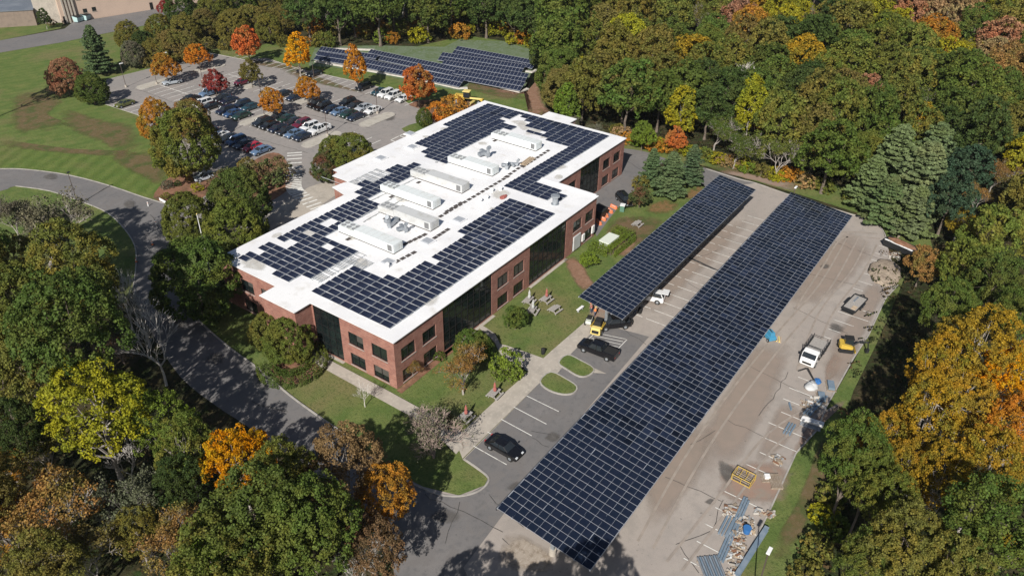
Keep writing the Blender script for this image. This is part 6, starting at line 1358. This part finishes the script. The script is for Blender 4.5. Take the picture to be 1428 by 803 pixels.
# -- forest fill
ctrl=[(450,15,'dk'),(520,20,'dk'),(480,40,'green'),(560,30,'mid'),(590,42,'olive'),(620,30,'green'),(660,25,'dk'),(700,30,'dk'),(740,40,'dk'),(700,55,'lime'),(760,65,'green'),(780,30,'dk'),(800,20,'green'),(830,10,'brownol'),(860,5,'olive'),(770,120,'mid'),(800,90,'olive'),(790,60,'green'),(840,60,'mid'),(870,40,'mid'),(880,80,'olive'),(850,110,'olive'),(900,60,'olive'),(930,75,'olive'),(905,110,'olive'),(870,140,'green'),(900,140,'mid'),(930,110,'green'),(960,50,'green'),(1000,30,'green'),(1000,60,'mid'),(980,100,'dk'),(1010,110,'dk'),(980,150,'green'),(1020,190,'dk'),(1000,170,'green'),(1060,60,'dk'),(1080,45,'dk'),(1110,60,'dk'),(1060,100,'green'),(1100,110,'dk'),(1150,40,'green'),(1150,70,'mid'),(1180,50,'green'),(1200,80,'mid'),(1190,110,'dk'),(1100,150,'mid'),(1130,150,'olive'),(1150,180,'green'),(1180,160,'mid'),(1120,200,'mid'),(1160,210,'green'),(1060,200,'dk'),
 (900,15,'olive'),(940,10,'mid'),(975,15,'mid'),(1030,12,'pinkbr'),(1060,22,'orbr'),(1090,30,'yg'),(1120,25,'tan'),(1150,15,'dk'),(1200,15,'yg'),(1240,12,'tan'),(1280,15,'pinkbr'),(1300,30,'orbr'),(1330,20,'tan'),(1350,40,'yg'),(1380,20,'lime'),(1400,45,'pinkbr'),(1420,10,'yg'),(1420,60,'green'),(1380,60,'tan'),(1320,60,'yg'),(1290,60,'green'),(1250,70,'mid'),(1220,100,'mid'),(1260,110,'mid'),(1300,100,'green'),(1330,130,'green'),(1390,110,'green'),(1420,130,'mid'),(1400,90,'russet'),(1390,160,'olive'),(1420,190,'green'),(1230,150,'green'),(1260,150,'mid'),(1330,175,'dk'),(1400,200,'olive'),(1420,250,'olive'),(1410,290,'mid'),(1370,350,'mid'),(1420,350,'mid'),(1350,400,'green'),(1400,420,'green'),(1320,350,'brown')]
forest=[(425,-40),(425,18),(520,22),(600,16),(650,8),(700,14),(745,26),(772,60),(786,108),(786,140),(810,155),(850,170),(900,178),(960,190),(1020,200),(1090,222),(1130,232),(1180,225),(1210,200),(1300,190),(1340,200),(1375,215),(1405,255),(1385,290),(1330,330),(1310,360),(1305,400),(1340,440),(1380,420),(1480,450),(1480,-40)]
rf=random.Random(5); N=0
cand=[(rf.uniform(90,330),rf.uniform(-90,150)) for _ in range(26000)]
cand.sort(key=lambda c:hypot(c[0]-CAM[0],c[1]-CAM[1]))
for x,y in cand:
    if N>=285: break
    q=proj(x,y,9)
    if not(-25<q[0]<1455 and -22<q[1]<460) or not inpoly(q[0],q[1],forest): continue
    dist=q[2]; r=4.3+max(0,dist-120)*.016; r*=rf.uniform(.85,1.15)
    if any((x-a)**2+(y-b)**2<((r+c)*.80)**2 for a,b,c in planted): continue
    p=min(ctrl,key=lambda c:(c[0]-q[0])**2+((c[1]-q[1]+12)*1.6)**2)[2]
    if rf.random()<.17: p=rf.choice(['mid','olive','green','brownol','olive','yg','gold' if rf.random()<.6 else 'orbr'])
    zone='behind the ground-mounted panels' if q[0]<780 else ('behind the far end of the office' if q[0]<930 else ('above the service road' if q[0]<1060 else ('above the long carport' if q[0]<1200 else 'in the upper right wood')))
    depth='at the front edge of' if q[1]>170 else ('in the middle of' if q[1]>80 else 'far back in')
    kind='oak_far' if rf.random()<.80 else rf.choice(['round','sparse','sparse','bare'])
    lab=f'{CW[p]} {"thin" if kind in("sparse","bare") else "broad"} tree {depth} wood {zone}' if q[0]<1200 else f'{CW[p]} {"thin" if kind in("sparse","bare") else "broadleaf"} tree {depth} upper right wood'
    plant(kind,x,y,2*r*(1.05 if kind=='oak_far' else .95),p,lab,'trees of the surrounding wood',vz=rf.uniform(.85,1.15)); N+=1
print('forest trees',N,'planted',len(planted))
# wood-edge shrubs
edge=[(425,62),(470,60),(520,58),(560,56),(590,56),(620,50),(640,46),(680,48),(720,58),(755,74),(772,92)]
for i in range(60):
    k=i/60*(len(edge)-1); a=int(k); f=k-a; px=edge[a][0]*(1-f)+edge[a+1][0]*f; py=edge[a][1]*(1-f)+edge[a+1][1]*f-4
    p=rt.choice(['olive','yg','brownol','lime','mid','orbr']) ; at('scrub',px,py+rt.choice([0,-9,-18])+rt.uniform(-3,3),rt.uniform(18,30),p,f'{CW[p]} shrub at the wood edge behind the ground-mounted panels','shrubs at the wood edge behind the ground panels')
edge=[(862,188),(890,196),(920,205),(960,214),(1000,222),(1040,235),(1080,245),(1120,252),(1160,262)]
for i in range(36):
    k=i/36*(len(edge)-1); a=int(k); f=k-a; px=edge[a][0]*(1-f)+edge[a+1][0]*f; py=edge[a][1]*(1-f)+edge[a+1][1]*f-2
    p=rt.choice(['olive','yg','brownol','lime','yg','orbr','tan','mid']); at('scrub',px,py+rt.uniform(-4,3),rt.uniform(18,32),p,f'{CW[p]} shrub along the grass verge at the wood edge','shrubs at the wood edge along the service road',vz=.8)
at('bush',1188,277,26,'mid','round light green shrub on the verge beside the guard rail')
for px,py,w,p,l in [(1163,655,34,'green','green shrub at the grass edge, upper'),(1160,690,40,'mid','green shrub at the grass edge, middle'),(1148,720,40,'yg','yellow green shrub at the grass edge'),(1140,765,48,'olive','olive shrub at the grass edge, lower'),(1125,800,44,'olive','olive shrub at the bottom grass edge'),(1165,735,44,'green','green shrub behind the yellow green one')]: at('scrub',px,py,w,p,l)
# undergrowth: one low leafy mass on the forest floor
r=np.random.default_rng(3); cl=[]
tries=0
while len(cl)<5200 and tries<90000:
    tries+=1; x,y=r.uniform(-45,200),r.uniform(-75,150); q=proj(x,y,.5)
    if not(-20<q[0]<1448 and -15<q[1]<820): continue
    ok=(q[0]>1215-(q[1]-400)*.25 and q[1]>345) or (q[0]<150 and 395<q[1]) or (q[1]>600 and q[0]<300+ (q[1]-600)*1.2) or inpoly(q[0],q[1]-25,forest)
    if ok: cl.append(((x,y,r.uniform(.1,.9)),r.uniform(.6,1.2),(0,0,1)))
me=leaves('undergrowth',cl,12,.38,9,M['leaf'],flat=.6); o=put('undergrowth',me); o.color=(.045,.055,.02,1); o['tint']=[.09,.06,.03]; tag(o,'low leafy undergrowth and fallen leaves on the floor of the wood','undergrowth',kind='stuff')
# ------------------------------------------------------------------ light, sky, camera
w=bpy.data.worlds.new('World'); scene.world=w; w.use_nodes=True; nt=w.node_tree; bg=nt.nodes['Background']
sky=nt.nodes.new('ShaderNodeTexSky'); sky.sky_type='NISHITA'; sky.sun_disc=False
SUN_EL=radians(37); SUN_AZ=radians(197.5)       # direction towards the sun in plan (x axis = 0)
sky.sun_elevation=SUN_EL; sky.sun_rotation=radians(90)-SUN_AZ
nt.links.new(sky.outputs[0],bg.inputs[0]); bg.inputs[1].default_value=.05
sl=bpy.data.lights.new('sun','SUN'); sl.energy=4.9; sl.angle=radians(.55); sl.color=(1,.95,.88); so=bpy.data.objects.new('sun',sl); COL.objects.link(so)
dv=Vector((cos(SUN_EL)*cos(SUN_AZ),cos(SUN_EL)*sin(SUN_AZ),sin(SUN_EL))); so.rotation_euler=dv.to_track_quat('Z','Y').to_euler(); so.location=(0,0,90)
hz=MB(); hz.box(-700,900,-800,900,-1,75,None); hm=bpy.data.materials.new('thin haze'); hm.use_nodes=True; hn=hm.node_tree; hn.nodes.remove(hn.nodes['Principled BSDF'])
pv=hn.nodes.new('ShaderNodeVolumePrincipled'); pv.inputs['Density'].default_value=.00007; pv.inputs['Color'].default_value=(.86,.90,1,1); pv.inputs['Anisotropy'].default_value=.2; hn.links.new(pv.outputs[0],hn.nodes['Material Output'].inputs['Volume'])
hz.mats=[hm]; ho=hz.obj('haze'); ho['kind']='stuff'; ho['label']='thin pale autumn haze over the whole site'; ho['category']='haze'
scene.cycles.volume_bounces=0
cam=bpy.data.cameras.new('camera'); co=bpy.data.objects.new('camera',cam); COL.objects.link(co)
cam.sensor_width=36; cam.lens=CF/1428*36; cam.clip_end=3000; cam.clip_start=1
R3=Matrix((AX[0],AX[1],-AX[2])).transposed(); co.matrix_world=Matrix.Translation(Vector(CAM))@R3.to_4x4()
scene.camera=co
scene.render.engine='CYCLES'; scene.cycles.max_bounces=5; scene.cycles.transparent_max_bounces=12
vs=scene.view_settings; vs.view_transform='Standard'; vs.look='None'; vs.exposure=.32; vs.gamma=1
